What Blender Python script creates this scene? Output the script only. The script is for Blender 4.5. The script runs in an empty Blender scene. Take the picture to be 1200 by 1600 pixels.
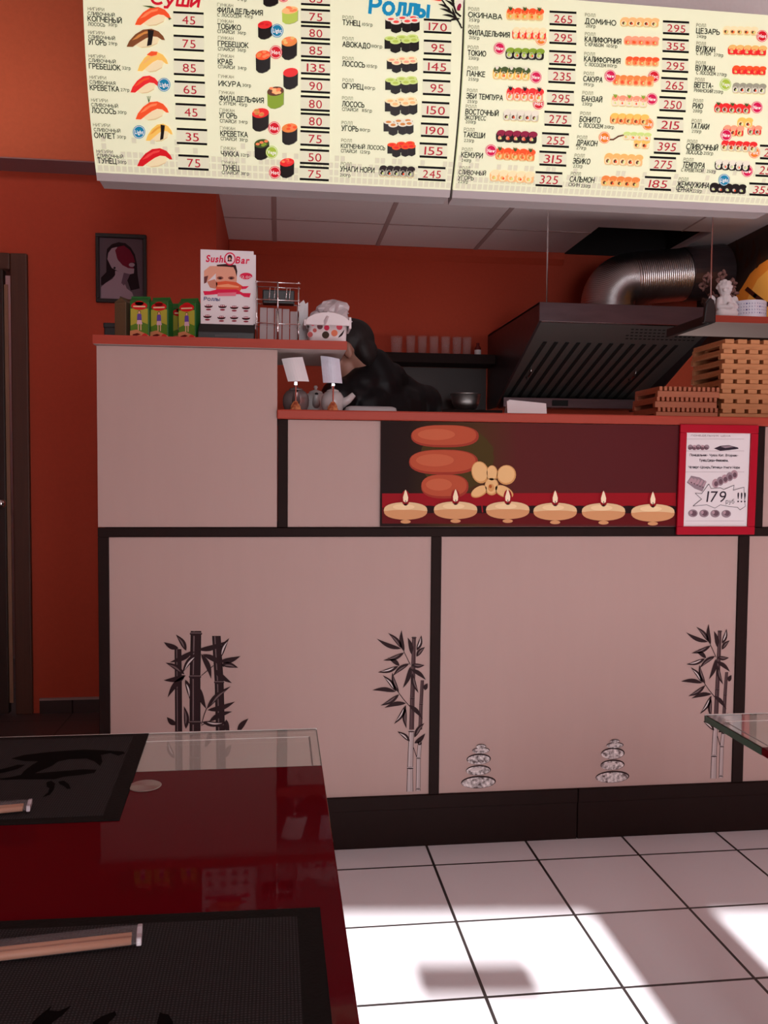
import bpy, math, random
from mathutils import Vector, Matrix
R = math.radians
random.seed(7)
sc = bpy.context.scene
C = sc.collection

# ------------------------------------------------------------------ camera
CAM_H = 1.15
F_PX, PITCH, YAW, ROLL = 1328.2, 4.858e-2, .12328, 7.83e-3
fw = Vector((math.sin(YAW)*math.cos(PITCH), math.cos(YAW)*math.cos(PITCH), -math.sin(PITCH)))
r0 = fw.cross(Vector((0, 0, 1))).normalized()
u0 = r0.cross(fw)
rt = r0*math.cos(ROLL) + u0*math.sin(ROLL)
up = -r0*math.sin(ROLL) + u0*math.cos(ROLL)
cam_d = bpy.data.cameras.new('camera')
cam_d.sensor_fit = 'VERTICAL'
cam_d.sensor_height = 36.0
cam_d.lens = 36.0*F_PX/1600
cam_d.clip_start = .02
cam = bpy.data.objects.new('camera', cam_d)
C.objects.link(cam)
m3 = Matrix((rt, up, -fw)).transposed()
cam.matrix_world = Matrix.Translation((0, 0, CAM_H)) @ m3.to_4x4()
sc.camera = cam

# ------------------------------------------------------------------ view, world, sun, daylight
sc.view_settings.view_transform = 'Standard'
sc.view_settings.look = 'None'
sc.view_settings.gamma = 1.0
sc.view_settings.exposure = 0.0
sc.view_settings.use_curve_mapping = False
sc.cycles.use_denoising = True
sc.cycles.max_bounces = 10
sc.cycles.sample_clamp_indirect = 6.0
sc.cycles.caustics_reflective = False
sc.cycles.caustics_refractive = False
w = bpy.data.worlds.new('sky')
sc.world = w
w.use_nodes = True
w.node_tree.nodes['Background'].inputs[0].default_value = (.80, .88, 1, 1)
w.node_tree.nodes['Background'].inputs[1].default_value = 1.2

def light(name, kind, loc, rot, energy, color, size=None, size_y=None):
    d = bpy.data.lights.new(name, kind)
    d.energy = energy
    d.color = color
    if kind == 'AREA':
        d.shape = 'RECTANGLE'
        d.size, d.size_y = size, size_y
    o = bpy.data.objects.new(name, d)
    o.location, o.rotation_euler = loc, rot
    C.objects.link(o)
    return o
sun = light('sun', 'SUN', (0, -8, 5), (R(64), 0, 0), 15.0, (1, .96, .95))
sun.data.angle = R(.5)
DAY = (1.0, .97, .985)
light('window_daylight', 'AREA', (.46, -3.20, 1.6), (R(90), 0, R(-5.7)), 44, DAY, .68, 1.9)
light('window_daylight', 'AREA', (1.62, -3.32, 1.6), (R(90), 0, R(-5.7)), 25, DAY, .95, 1.9)
light('window_daylight', 'AREA', (2.98, -3.46, 1.6), (R(90), 0, R(-5.7)), 17, DAY, .95, 1.9)
light('wall_washer', 'AREA', (-1.3, 3.40, 2.60), (R(130), 0, 0), 1.5, (1, .86, .76), .9, .1)  # unseen fill light, added to brighten the orange fascia
light('worktop_lamp', 'AREA', (1.0, 3.62, 1.02), (R(180), 0, 0), 6.5, (1, .90, .88), 1.8, .3)  # added upward fill, stands in for light bounced onto the kitchen ceiling
spot = light('picture_lamp', 'SPOT', (2.40, 3.95, 2.44), (0, 0, 0), 9.0, (1, .88, .72))  # unseen spot, added to brighten the orange part of the mural
spot.rotation_euler = (Vector((2.62, 4.38, 2.02))-spot.location).to_track_quat('-Z', 'Y').to_euler(); spot.data.spot_size = R(62); spot.data.spot_blend = .5; spot.data.shadow_soft_size = .04

# ------------------------------------------------------------------ pixel -> plane helpers (1200 x 1600 frame)
def ray(x, y):
    return fw*F_PX + rt*(x-600) - up*(y-800)
def onY(x, y, Y):
    d = ray(x, y); t = Y/d.y
    return Vector((d.x*t, Y, CAM_H+d.z*t))
def onX(x, y, X):
    d = ray(x, y); t = X/d.x
    return Vector((X, d.y*t, CAM_H+d.z*t))
def onZ(x, y, z):
    d = ray(x, y); t = (z-CAM_H)/d.z
    return Vector((d.x*t, d.y*t, z))

# ------------------------------------------------------------------ materials
MATS = {}
def srgb(r, g, b):
    f = lambda c: (c/255/12.92 if c <= 10 else ((c/255+.055)/1.055)**2.4)
    return (f(r), f(g), f(b))
def mat(name, col=(.5, .5, .5), rough=.5, metal=0., spec=.5, emit=0., trans=0., ior=1.45, coat=0., alpha=1.):
    if name in MATS:
        return MATS[name]
    m = bpy.data.materials.new(name)
    m.use_nodes = True
    b = m.node_tree.nodes['Principled BSDF']
    b.inputs['Base Color'].default_value = (*col, 1)
    b.inputs['Roughness'].default_value = rough
    b.inputs['Metallic'].default_value = metal
    b.inputs['Specular IOR Level'].default_value = spec
    b.inputs['Transmission Weight'].default_value = trans
    b.inputs['IOR'].default_value = ior
    b.inputs['Coat Weight'].default_value = coat
    b.inputs['Alpha'].default_value = alpha
    if emit:
        b.inputs['Emission Color'].default_value = (*col, 1)
        b.inputs['Emission Strength'].default_value = emit
    MATS[name] = m
    return m
def nodes(m):
    return m.node_tree.nodes, m.node_tree.links, m.node_tree.nodes['Principled BSDF']
def add_noise(m, scale=40, amount=.12, bump=.05, stretch=(1, 1, 1), detail=4, coord='Object'):
    n, l, b = nodes(m)
    tc = n.new('ShaderNodeTexCoord'); mp = n.new('ShaderNodeMapping'); nz = n.new('ShaderNodeTexNoise')
    mp.inputs['Scale'].default_value = stretch
    nz.inputs['Scale'].default_value = scale
    nz.inputs['Detail'].default_value = detail
    l.new(tc.outputs[coord], mp.inputs[0]); l.new(mp.outputs[0], nz.inputs['Vector'])
    c = b.inputs['Base Color'].default_value[:]
    mx = n.new('ShaderNodeMixRGB')
    mx.inputs[1].default_value = tuple(min(1, v*(1-amount)) for v in c[:3])+(1,)
    mx.inputs[2].default_value = tuple(min(1, v*(1+amount)) for v in c[:3])+(1,)
    l.new(nz.outputs[0], mx.inputs[0]); l.new(mx.outputs[0], b.inputs['Base Color'])
    if bump:
        bp = n.new('ShaderNodeBump'); bp.inputs['Strength'].default_value = bump; bp.inputs['Distance'].default_value = .002
        l.new(nz.outputs[0], bp.inputs['Height']); l.new(bp.outputs[0], b.inputs['Normal'])
    return m
def tile_material(name, col, grout, size, mortar, offx, offy, rough, coord='Object', swap=None, amount=.03):
    m = mat(name, col, rough)
    n, l, b = nodes(m)
    tc = n.new('ShaderNodeTexCoord'); mp = n.new('ShaderNodeMapping'); br = n.new('ShaderNodeTexBrick')
    mp.inputs['Location'].default_value = (offx, offy, 0)
    br.offset = 0.0
    br.inputs['Scale'].default_value = 1.0
    br.inputs['Brick Width'].default_value = size
    br.inputs['Row Height'].default_value = size
    br.inputs['Mortar Size'].default_value = mortar
    br.inputs['Mortar Smooth'].default_value = .1
    br.inputs['Color1'].default_value = (*col, 1)
    br.inputs['Color2'].default_value = tuple(c*(1-amount) for c in col)+(1,)
    br.inputs['Mortar'].default_value = (*grout, 1)
    l.new(tc.outputs[coord], mp.inputs[0]); l.new(mp.outputs[0], br.inputs['Vector'])
    l.new(br.outputs[0], b.inputs['Base Color'])
    bp = n.new('ShaderNodeBump'); bp.inputs['Strength'].default_value = .4; bp.inputs['Distance'].default_value = .002; bp.invert = True
    l.new(br.outputs['Fac'], bp.inputs['Height']); l.new(bp.outputs[0], b.inputs['Normal'])
    return m

m_wall = add_noise(mat('orange_plaster', (.50, .058, .022), .75), 60, .08, .15)
m_white = add_noise(mat('white_plaster', (.62, .58, .56), .8), 90, .05, .1)
m_panel = add_noise(mat('cream_laminate', (.455, .312, .280), .45, spec=.22), 25, .025, .0, (1, 1, .15))
m_black = add_noise(mat('black_laminate', (.017, .0085, .0075), .55, spec=.08), 30, .15, 0)
m_red_board = add_noise(mat('red_brown_worktop', (.37, .052, .030), .42, spec=.2), 8, .10, 0, (1, 12, 12))
m_floor = tile_material('white_floor_tile', (.80, .79, .84), (.03, .025, .025), .3135, .004, .1724, .1735, .28)
m_floor_dark = tile_material('brown_floor_tile', (.085, .058, .055), (.02, .013, .012), .40, .004, .16, .02, .4)
m_ceil = add_noise(mat('ceiling_board', (.82, .71, .71), .85), 300, .06, .2)
m_grid = mat('ceiling_grid_metal', (.46, .33, .32), .6)
m_door = add_noise(mat('dark_door_wood', (.030, .012, .008), .5), 6, .25, .05, (12, 12, .6))
m_frame_wood = add_noise(mat('brown_frame_wood', (.085, .030, .017), .5), 6, .25, .05, (12, 12, .6))
m_paper = mat('white_paper', (.78, .73, .74), .6)
m_steel = mat('brushed_steel', (.55, .52, .52), .3, 1.)
m_chrome = mat('chrome', (.75, .72, .72), .12, 1.)
m_hood = add_noise(mat('dark_steel', (.085, .060, .066), .34, .7), 5, .3, 0, (1, 6, 6))
m_hood_in = mat('dark_filter_steel', (.24, .23, .22), .45, .8)
m_slot = mat('filter_slot', (.006, .005, .005), .7)
m_blackp = mat('black_plastic', (.012, .010, .010), .35)
m_wood = add_noise(mat('tray_wood', (.50, .215, .085), .6), 14, .25, .1, (1, 8, 8))
m_wood_red = add_noise(mat('reddish_tray_wood', (.40, .13, .06), .6), 14, .25, .1, (1, 8, 8))
m_skin = add_noise(mat('skin', (.40, .20, .145), .5), 30, .08, 0)
m_hair = add_noise(mat('black_hair', (.012, .008, .008), .6), 80, .4, .3, (1, 1, .3))
m_jacket = add_noise(mat('black_jacket', (.007, .006, .007), .45, spec=.2), 30, .3, .3)
m_jeans = add_noise(mat('dark_trousers', (.02, .022, .03), .8), 120, .3, .1)
m_shoe = mat('black_shoe', (.015, .014, .014), .5)
m_glass = mat('clear_glass', (.95, .97, .95), .02, trans=1., ior=1.45)
m_glassware = mat('thin_glassware', (.80, .70, .70), .05, spec=.8, alpha=.09)
m_plastic = mat('clear_film', (.85, .82, .84), .12, spec=.9, alpha=.42)
m_ceramic = mat('grey_glazed_ceramic', (.60, .56, .55), .12, spec=.7)
m_figure = add_noise(mat('white_plaster_figure', (.74, .70, .70), .6), 60, .05, .1)

# ------------------------------------------------------------------ mesh builder
class MB:
    def __init__(s):
        s.v, s.f, s.mi, s.mats = [], [], [], []
    def m(s, mt):
        if mt not in s.mats:
            s.mats.append(mt)
        return s.mats.index(mt)
    def face(s, pts, mt):
        b = len(s.v); s.v += [tuple(p) for p in pts]
        s.f.append(list(range(b, b+len(pts)))); s.mi.append(s.m(mt))
    def raw(s, vs, fs, mt):
        b = len(s.v); s.v += [tuple(p) for p in vs]; k = s.m(mt)
        for f in fs:
            s.f.append([b+i for i in f]); s.mi.append(k)
        return s
    def box(s, x0, x1, y0, y1, z0, z1, mt):
        v = [(x0, y0, z0), (x1, y0, z0), (x1, y1, z0), (x0, y1, z0), (x0, y0, z1), (x1, y0, z1), (x1, y1, z1), (x0, y1, z1)]
        return s.raw(v, [(0, 3, 2, 1), (4, 5, 6, 7), (0, 1, 5, 4), (1, 2, 6, 5), (2, 3, 7, 6), (3, 0, 4, 7)], mt)
    def prism(s, poly, vec, mt):                 # extrude a planar 3-D polygon along vec
        n = len(poly); a = [Vector(p) for p in poly]; b = [p+Vector(vec) for p in a]
        fs = [tuple(reversed(range(n))), tuple(range(n, 2*n))]
        fs += [(i, (i+1) % n, n+(i+1) % n, n+i) for i in range(n)]
        return s.raw(a+b, fs, mt)
    def tube(s, pts, rad, mt, n=10, cap=True, sx=1.):
        pts = [Vector(p) for p in pts]
        if not hasattr(rad, '__len__'):
            rad = [rad]*len(pts)
        vs, fs = [], []
        t0 = (pts[1]-pts[0]).normalized()
        ref = Vector((0, 0, 1)) if abs(t0.z) < .9 else Vector((1, 0, 0))
        nrm = (ref - t0*ref.dot(t0)).normalized()
        for i, p in enumerate(pts):
            t = (pts[min(i+1, len(pts)-1)]-pts[max(i-1, 0)]).normalized()
            nrm = (nrm - t*nrm.dot(t)).normalized(); bi = t.cross(nrm)
            for k in range(n):
                a = 2*math.pi*k/n
                vs.append(p+(nrm*math.cos(a)+bi*math.sin(a)*sx)*rad[i])
        for i in range(len(pts)-1):
            for k in range(n):
                fs.append((i*n+k, i*n+(k+1) % n, (i+1)*n+(k+1) % n, (i+1)*n+k))
        if cap:
            fs.append(tuple(reversed(range(n)))); fs.append(tuple(range((len(pts)-1)*n, len(pts)*n)))
        return s.raw(vs, fs, mt)
    def lathe(s, prof, c, mt, n=24, sy=1.):      # prof: (r, z) pairs
        vs, fs = [], []
        for r, z in prof:
            for k in range(n):
                a = 2*math.pi*k/n
                vs.append((c[0]+r*math.cos(a), c[1]+r*math.sin(a)*sy, c[2]+z))
        for i in range(len(prof)-1):
            for k in range(n):
                fs.append((i*n+k, i*n+(k+1) % n, (i+1)*n+(k+1) % n, (i+1)*n+k))
        if prof[0][0] > 1e-5: fs.append(tuple(reversed(range(n))))
        if prof[-1][0] > 1e-5: fs.append(tuple(range((len(prof)-1)*n, len(prof)*n)))
        return s.raw(vs, fs, mt)
    def ell(s, c, r, mt, n=16, m=10, rot=None):
        vs, fs = [], []
        c = Vector(c)
        for i in range(m+1):
            t = math.pi*i/m
            for k in range(n):
                a = 2*math.pi*k/n
                p = Vector((r[0]*math.sin(t)*math.cos(a), r[1]*math.sin(t)*math.sin(a), r[2]*math.cos(t)))
                if rot is not None: p = rot @ p
                vs.append(c+p)
        for i in range(m):
            for k in range(n):
                fs.append((i*n+k, (i+1)*n+k, (i+1)*n+(k+1) % n, i*n+(k+1) % n))
        return s.raw(vs, fs, mt)
    def capsule(s, a, b, ra, rb, mt, n=14):
        a, b = Vector(a), Vector(b); d = (b-a).normalized()
        pts, rad = [], []
        for k in range(5):
            t = math.pi/2*(1-k/4); pts.append(a-d*ra*math.sin(t)); rad.append(max(1e-4, ra*math.cos(t)))
        for k in range(5):
            t = math.pi/2*k/4; pts.append(b+d*rb*math.sin(t)); rad.append(max(1e-4, rb*math.cos(t)))
        return s.tube(pts, rad, mt, n)
    def build(s, name, parent=None, bevel=0, smooth=False, remesh=0, smooth_it=0, label=None, weld=False, seg=2):
        me = bpy.data.meshes.new(name)
        off = parent_world(parent) if parent is not None else Vector((0, 0, 0))
        me.from_pydata([tuple(Vector(p)-off) for p in s.v], [], s.f)
        for mt in s.mats: me.materials.append(mt)
        for p, k in zip(me.polygons, s.mi):
            p.material_index = k; p.use_smooth = smooth
        me.validate(); me.update()
        o = bpy.data.objects.new(name, me)
        C.objects.link(o)
        if parent is not None: o.parent = parent
        if remesh:
            r = o.modifiers.new('remesh', 'REMESH'); r.mode = 'VOXEL'; r.voxel_size = remesh; r.use_smooth_shade = True
            if smooth_it:
                sm = o.modifiers.new('smooth', 'SMOOTH'); sm.iterations = smooth_it; sm.factor = .5
        if bevel:
            bv = o.modifiers.new('bevel', 'BEVEL'); bv.width = bevel; bv.segments = seg; bv.limit_method = 'ANGLE'; bv.angle_limit = R(35)
        if label: o['label'] = label
        return o
def parent_world(p):
    v = Vector((0, 0, 0))
    while p is not None:
        v = v+Vector(p.location); p = p.parent
    return v
def tag(o, label, cat, group=None):
    o['label'] = label; o['category'] = cat
    if group: o['group'] = group
    return o
def thing(name, label, cat, loc=(0, 0, 0), group=None):
    o = bpy.data.objects.new(name, None); C.objects.link(o)
    o.empty_display_size = .05; o.location = loc
    return tag(o, label, cat, group)
def struct(o):
    o['kind'] = 'structure'
    return o
def copy_tree(o, parent=None):
    c = o.copy(); C.objects.link(c)
    if parent is not None: c.parent = parent
    for ch in list(o.children): copy_tree(ch, c)
    return c
def cut(mb_f, x0, x1, z0, z1, holes):             # rectangle with rectangular holes -> boxes via mb_f(x0,x1,z0,z1)
    xs = sorted({x0, x1, *[h[0] for h in holes], *[h[1] for h in holes]})
    zs = sorted({z0, z1, *[h[2] for h in holes], *[h[3] for h in holes]})
    for i in range(len(xs)-1):
        for j in range(len(zs)-1):
            cx, cz = (xs[i]+xs[i+1])/2, (zs[j]+zs[j+1])/2
            if not any(h[0] < cx < h[1] and h[2] < cz < h[3] for h in holes):
                mb_f(xs[i], xs[i+1], zs[j], zs[j+1])

# ------------------------------------------------------------------ lettering: a stroke alphabet for Cyrillic, the built-in font for the rest
def arc(cx, cy, rx, ry, a0, a1, n=9):
    return [(cx+rx*math.cos(R(a0+(a1-a0)*k/n)), cy+ry*math.sin(R(a0+(a1-a0)*k/n))) for k in range(n+1)]
_bowl_lo = [(0, .54), (.28, .54)]+arc(.28, .27, .24, .27, 90, -90)+[(0, 0)]
G = {
 'А': (.6, [[(0, 0), (.3, 1), (.6, 0)], [(.11, .34), (.49, .34)]]),
 'Б': (.52, [[(.46, 1), (0, 1), (0, 0), (.26, 0)]+arc(.26, .28, .25, .28, -90, 90)+[(0, .56)]]),
 'В': (.52, [[(0, 0), (0, 1), (.26, 1)]+arc(.26, .77, .2, .23, 90, -90)+[(0, .54)], _bowl_lo]),
 'Г': (.44, [[(0, 0), (0, 1), (.44, 1)]]),
 'Д': (.66, [[(0, -.18), (0, 0), (.66, 0), (.66, -.18)], [(.09, 0), (.2, .4), (.22, 1), (.55, 1), (.55, 0)]]),
 'Е': (.44, [[(.44, 1), (0, 1), (0, 0), (.44, 0)], [(0, .53), (.39, .53)]]),
 'Ж': (.84, [[(.42, 0), (.42, 1)], [(0, 0), (.3, .53), (.54, .53), (.84, 0)], [(.02, 1), (.3, .53)], [(.82, 1), (.54, .53)]]),
 'З': (.48, [arc(.21, .77, .22, .23, 140, -90)+arc(.21, .27, .26, .27, 90, -140)]),
 'И': (.54, [[(0, 1), (0, 0), (.54, 1), (.54, 0)]]),
 'К': (.52, [[(0, 0), (0, 1)], [(.5, 1), (.12, .53), (0, .53)], [(.12, .53), (.54, 0)]]),
 'Л': (.54, [[(0, 0), (.1, .06), (.17, .4), (.18, 1), (.54, 1), (.54, 0)]]),
 'М': (.7, [[(0, 0), (.06, 1), (.35, .25), (.64, 1), (.7, 0)]]),
 'Н': (.54, [[(0, 0), (0, 1)], [(.54, 0), (.54, 1)], [(0, .52), (.54, .52)]]),
 'О': (.66, [arc(.33, .5, .33, .5, 0, 360, 20)]),
 'П': (.54, [[(0, 0), (0, 1), (.54, 1), (.54, 0)]]),
 'Р': (.5, [[(0, 0), (0, 1), (.24, 1)]+arc(.24, .73, .25, .27, 90, -90)+[(0, .46)]]),
 'С': (.54, [arc(.33, .5, .33, .5, 50, 310, 16)]),
 'Т': (.54, [[(0, 1), (.54, 1)], [(.27, 1), (.27, 0)]]),
 'У': (.54, [[(0, 1), (.29, .3)], [(.54, 1), (.24, .12), (.14, 0), (.03, .02)]]),
 'Ф': (.76, [[(.38, -.04), (.38, 1.04)], arc(.38, .52, .38, .33, 0, 360, 20)]),
 'Х': (.54, [[(0, 0), (.54, 1)], [(0, 1), (.54, 0)]]),
 'Ц': (.6, [[(0, 1), (0, 0), (.6, 0), (.6, -.2)], [(.5, 1), (.5, 0)]]),
 'Ч': (.5, [[(0, 1), (0, .6), (.08, .46), (.2, .42), (.5, .5)], [(.5, 1), (.5, 0)]]),
 'Ш': (.8, [[(0, 1), (0, 0), (.8, 0), (.8, 1)], [(.4, 1), (.4, 0)]]),
 'Щ': (.88, [[(0, 1), (0, 0), (.88, 0), (.88, -.2)], [(.39, 1), (.39, 0)], [(.78, 1), (.78, 0)]]),
 'Ь': (.5, [[(0, 1), (0, 0), (.24, 0)]+arc(.24, .28, .25, .28, -90, 90)+[(0, .56)]]),
 'Ы': (.72, [[(0, 1), (0, 0), (.2, 0)]+arc(.2, .28, .24, .28, -90, 90)+[(0, .56)], [(.72, 1), (.72, 0)]]),
 'Э': (.54, [arc(.2, .5, .33, .5, 130, -130, 16), [(.12, .52), (.52, .52)]]),
 'Ю': (.86, [[(0, 0), (0, 1)], [(0, .52), (.24, .52)], arc(.55, .5, .31, .5, 0, 360, 20)]),
 'Я': (.5, [[(.5, 0), (.5, 1), (.26, 1)]+arc(.26, .74, .25, .26, 90, 270)+[(.5, .48)], [(.26, .48), (0, 0)]]),
 'г': (.34, [[(0, 0), (0, .72), (.34, .72)]]),
 'р': (.46, [[(0, -.28), (0, .72)], arc(.23, .36, .23, .36, 0, 360, 14)]),
 'о': (.5, [arc(.25, .36, .25, .36, 0, 360, 14)]),
 'у': (.42, [[(0, .72), (.22, .05)], [(.42, .72), (.14, -.26), (0, -.26)]]),
 'б': (.46, [arc(.23, .33, .23, .33, 0, 360, 14), [(.02, .4), (.06, .8), (.2, .95), (.42, 1.02)]]),
 '-': (.26, [[(0, .42), (.26, .42)]]), ',': (.08, [[(.06, .05), (0, -.16)]]), '.': (.06, [[(0, 0), (.06, .0)]]),
}
G['Й'] = (.54, G['И'][1]+[[(.14, 1.16), (.27, 1.09), (.4, 1.16)]])
def seg_quads(pl, t):
    out = []
    for k in range(len(pl)-1):
        a, b = Vector(pl[k]), Vector(pl[k+1]); d = b-a
        if d.length < 1e-9: continue
        d.normalize(); n = Vector((-d.y, d.x))*t/2; e = d*t*.35
        out.append([a-e+n, a-e-n, b+e-n, b+e+n])
    return out
_fc = bpy.data.curves.new('glyph_source', 'FONT'); _fc.resolution_u = 4
_fo = bpy.data.objects.new('glyph_source', _fc)
GLY = {}
def glyph(ch, bold=0.):
    key = (ch, bold)
    if key not in GLY:
        _fc.body = ch; _fc.offset = bold
        if _fo.name not in C.objects: C.objects.link(_fo)
        bpy.context.view_layer.update()
        ev = _fo.evaluated_get(bpy.context.evaluated_depsgraph_get()); me = ev.to_mesh()
        vs = [(v.co.x/.73, v.co.y/.73) for v in me.vertices]; fs = [list(p.vertices) for p in me.polygons]
        ev.to_mesh_clear()
        x0 = min([v[0] for v in vs], default=0); x1 = max([v[0] for v in vs], default=.3)
        GLY[key] = (x1-x0, [(x-x0, y) for x, y in vs], fs)
    return GLY[key]
for _c in '0123456789!LightHoNewVegSusBarKcp':
    glyph(_c)
    if _c in 'LightHoNewVegSusBar': glyph(_c, .03)
C.objects.unlink(_fo); bpy.data.objects.remove(_fo)

class Print:
    """Printed pattern: flat shapes laid on a surface.  surf(u, v, off) -> point; conv(px, py) -> (u, v)."""
    def __init__(s, surf, conv=None, base=.0012, step=.0004):
        s.mb, s.surf, s.conv, s.base, s.step = MB(), surf, conv, base, step
    def P(s, u, v, layer): return s.surf(u, v, s.base+s.step*layer)
    def poly(s, pts, mt, layer=0): s.mb.face([s.P(u, v, layer) for u, v in pts], mt)
    def px(s, pts, mt, layer=0): s.poly([s.conv(*p) for p in pts], mt, layer)
    def ell(s, cx, cy, rx, ry, mt, layer=0, rot=0, n=20, a0=0, a1=360):
        c, sn = math.cos(R(rot)), math.sin(R(rot)); pts = []
        for k in range(n):
            a = R(a0+(a1-a0)*k/(n if a1-a0 == 360 else n-1)); x, y = rx*math.cos(a), ry*math.sin(a)
            pts.append((cx+x*c-y*sn, cy+x*sn+y*c))
        if s.conv: s.px(pts, mt, layer)
        else: s.poly(pts, mt, layer)
    def line(s, pts, t, mt, layer=0):
        for q in seg_quads(pts, t):
            q = [tuple(p) for p in q]
            if s.conv: s.px(q, mt, layer)
            else: s.poly(q, mt, layer)
    def leaf(s, tip, base, wd, mt, layer=0, bend=.08):
        a, b = Vector(base), Vector(tip); d = b-a; n = Vector((-d.y, d.x))
        L, Rr = [], []
        for k in range(9):
            t = k/8; wv = math.sin(math.pi*t**.8)*wd/2/d.length; c = a+d*t+n*bend*math.sin(math.pi*t)
            L.append(tuple(c+n*wv)); Rr.append(tuple(c-n*wv))
        pts = L+Rr[::-1][1:-1]
        if s.conv: s.px(pts, mt, layer)
        else: s.poly(pts, mt, layer)
    def text(s, t, x0, x1, y, cap, mt, layer=1, wt=.13, center=False, shear=0., bold=0., rot=0., track=.2):
        """x0..x1 and y (middle of the capitals) in conv units; cap = capital height in the same units"""
        items, x = [], 0.
        for ch in t:
            if ch == ' ': x += .42; continue
            if ch in G: wd, st = G[ch]; items.append((x, 'S', st, 1.)); x += wd+track
            elif ch.upper() in G and ch not in GLY and (ch, bold) not in GLY:
                wd, st = G[ch.upper()]; items.append((x, 'S', st, .72)); x += wd*.72+track*.8
            else:
                wd, vs, fs = glyph(ch, bold) if (ch, bold) in GLY else glyph(ch); items.append((x, 'F', (vs, fs), 1.)); x += wd+track*.75
        W = max(x-track, .1)
        if s.conv:
            A = Vector(s.conv(x0, y)); B = Vector(s.conv(x1, y)); H = (Vector(s.conv(x0, y-cap/2))-Vector(s.conv(x0, y+cap/2))).length
            wm = (B-A).length
        else:
            A = Vector((x0, y)); H = cap; wm = x1-x0
        sx = wm/W if x1 is not None else H
        if center is not False: A = A - Vector((wm/2, 0)); 
        cr, sr = math.cos(R(rot)), math.sin(R(rot))
        def to(p, ox, k):
            lx, ly = ((ox+p[0]*k)*sx+shear*p[1]*k*H, (p[1]*k-.5)*H)
            return (A.x+lx*cr-ly*sr, A.y+lx*sr+ly*cr)
        for ox, kind, g, k in items:
            if kind == 'S':
                for pl in g:
                    q = [Vector(to(p, ox, k)) for p in pl]
                    for quad in seg_quads(q, wt*H): s.poly([tuple(p) for p in quad], mt, layer)
            else:
                vs, fs = g
                s.mb.raw([s.P(*to(v, ox, k), layer) for v in vs], fs, mt)
    def build(s, name, parent=None, label=None):
        return s.mb.build(name, parent, label=label)
def planeY(Y): return lambda u, v, off: Vector((u, Y-off, v))
def convY(Y):
    def f(x, y):
        p = onY(x, y, Y); return (p.x, p.z)
    return f
def ink(name, r, g, b, rough=.6, emit=0.): return mat('print_'+name, srgb(r, g, b), rough, spec=.15, emit=emit)

# ================================================================== SETTING
D = 2.524                    # counter front
WL = 4.11                    # wall with the door
WB = 5.148                   # kitchen back wall
XE = -.293                   # corner between the two
XR = 2.62                    # kitchen right wall
ZC = 2.495                   # kitchen ceiling
ZD = 3.45                    # dining room ceiling
nd = m_floor.node_tree.nodes['Mapping'].inputs['Location']; nd.default_value = (.175, .115, 0)

b = MB(); b.box(-.62, 3.6, -3.7, WB+.1, -.08, 0, m_floor); b.box(-2.6, -.62, -3.7, 1.6, -.08, 0, m_floor)
struct(b.build('floor'))
b = MB(); b.box(-2.6, -.62, 1.6, WL+1.2, -.08, 0, m_floor_dark)
struct(b.build('floor'))

b = MB()
cut(lambda x0, x1, z0, z1: b.box(x0, x1, WL, WL+.12, z0, z1, m_wall), -2.6, XE, 0, ZD, [(-2.07, -1.20, 0, 2.07)])
struct(b.build('wall_left'))
b = MB(); b.box(XE-.12, XE, WL+.12, WB, 0, ZD, m_wall); struct(b.build('wall_pier'))
b = MB(); b.box(XE-.12, XR+.1, WB, WB+.1, 0, ZD, m_wall); struct(b.build('wall_back'))
m_brownwall = add_noise(mat('brown_wall_paper', (.060, .026, .018), .75), 20, .25, .05, (1, 3, .4))
b = MB(); b.box(XR, XR+.1, 3.3, WB, 0, ZD, m_brownwall); struct(b.build('wall_right'))
b = MB(); b.box(3.6, 3.7, -3.8, 3.3, 0, ZD, m_wall); b.box(XR+.1, 3.6, 3.3, 3.4, 0, ZD, m_wall); struct(b.build('wall_right'))
b = MB(); b.box(-2.7, -2.6, -3.8, WL+1.2, 0, ZD, m_wall); struct(b.build('wall_side'))
b = MB(); b.box(-2.6, -2.07-.3, WL+1.2, WL+1.3, 0, ZD, m_white); b.box(-2.4, XE-.12, WL+1.2, WL+1.3, 0, ZD, m_white); struct(b.build('wall_corridor'))
# front wall with the three windows the daylight comes through
fm = Matrix.Rotation(math.atan(-.1), 4, 'Z')
b = MB()
WIN = [(.12, .81, .04, 2.672), (1.137, 2.10, .04, 2.672), (2.50, 3.45, .04, 2.672)]
def wall_slab(x0, x1, z0, z1, mt=m_white, d0=0, d1=.12, mb=None):
    ya, yb = -3.2-.1*x0, -3.2-.1*x1
    vs = [(x0, ya-d1, z0), (x1, yb-d1, z0), (x1, yb-d0, z0), (x0, ya-d0, z0), (x0, ya-d1, z1), (x1, yb-d1, z1), (x1, yb-d0, z1), (x0, ya-d0, z1)]
    (mb or b).raw(vs, [(0, 3, 2, 1), (4, 5, 6, 7), (0, 1, 5, 4), (1, 2, 6, 5), (2, 3, 7, 6), (3, 0, 4, 7)], mt)
cut(lambda x0, x1, z0, z1: wall_slab(x0, x1, z0, z1), -2.6, 3.6, 0, ZD, WIN)
struct(b.build('wall_front'))
for i, (x0, x1, z0, z1) in enumerate(WIN):
    b = MB()
    e = .035
    if i == 0:
        wall_slab(.310, .580, 2.470, 2.527, m_white, .03, .06, b)     # unseen slab, added to cast the rectangular shadow on the floor
    else:
        wall_slab(x0, x1, z0, z0+e, m_white, .02, .08, b); wall_slab(x1-e, x1, z0, z1, m_white, .02, .08, b)
    struct(b.build('window_%d' % (i+1)))

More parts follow.
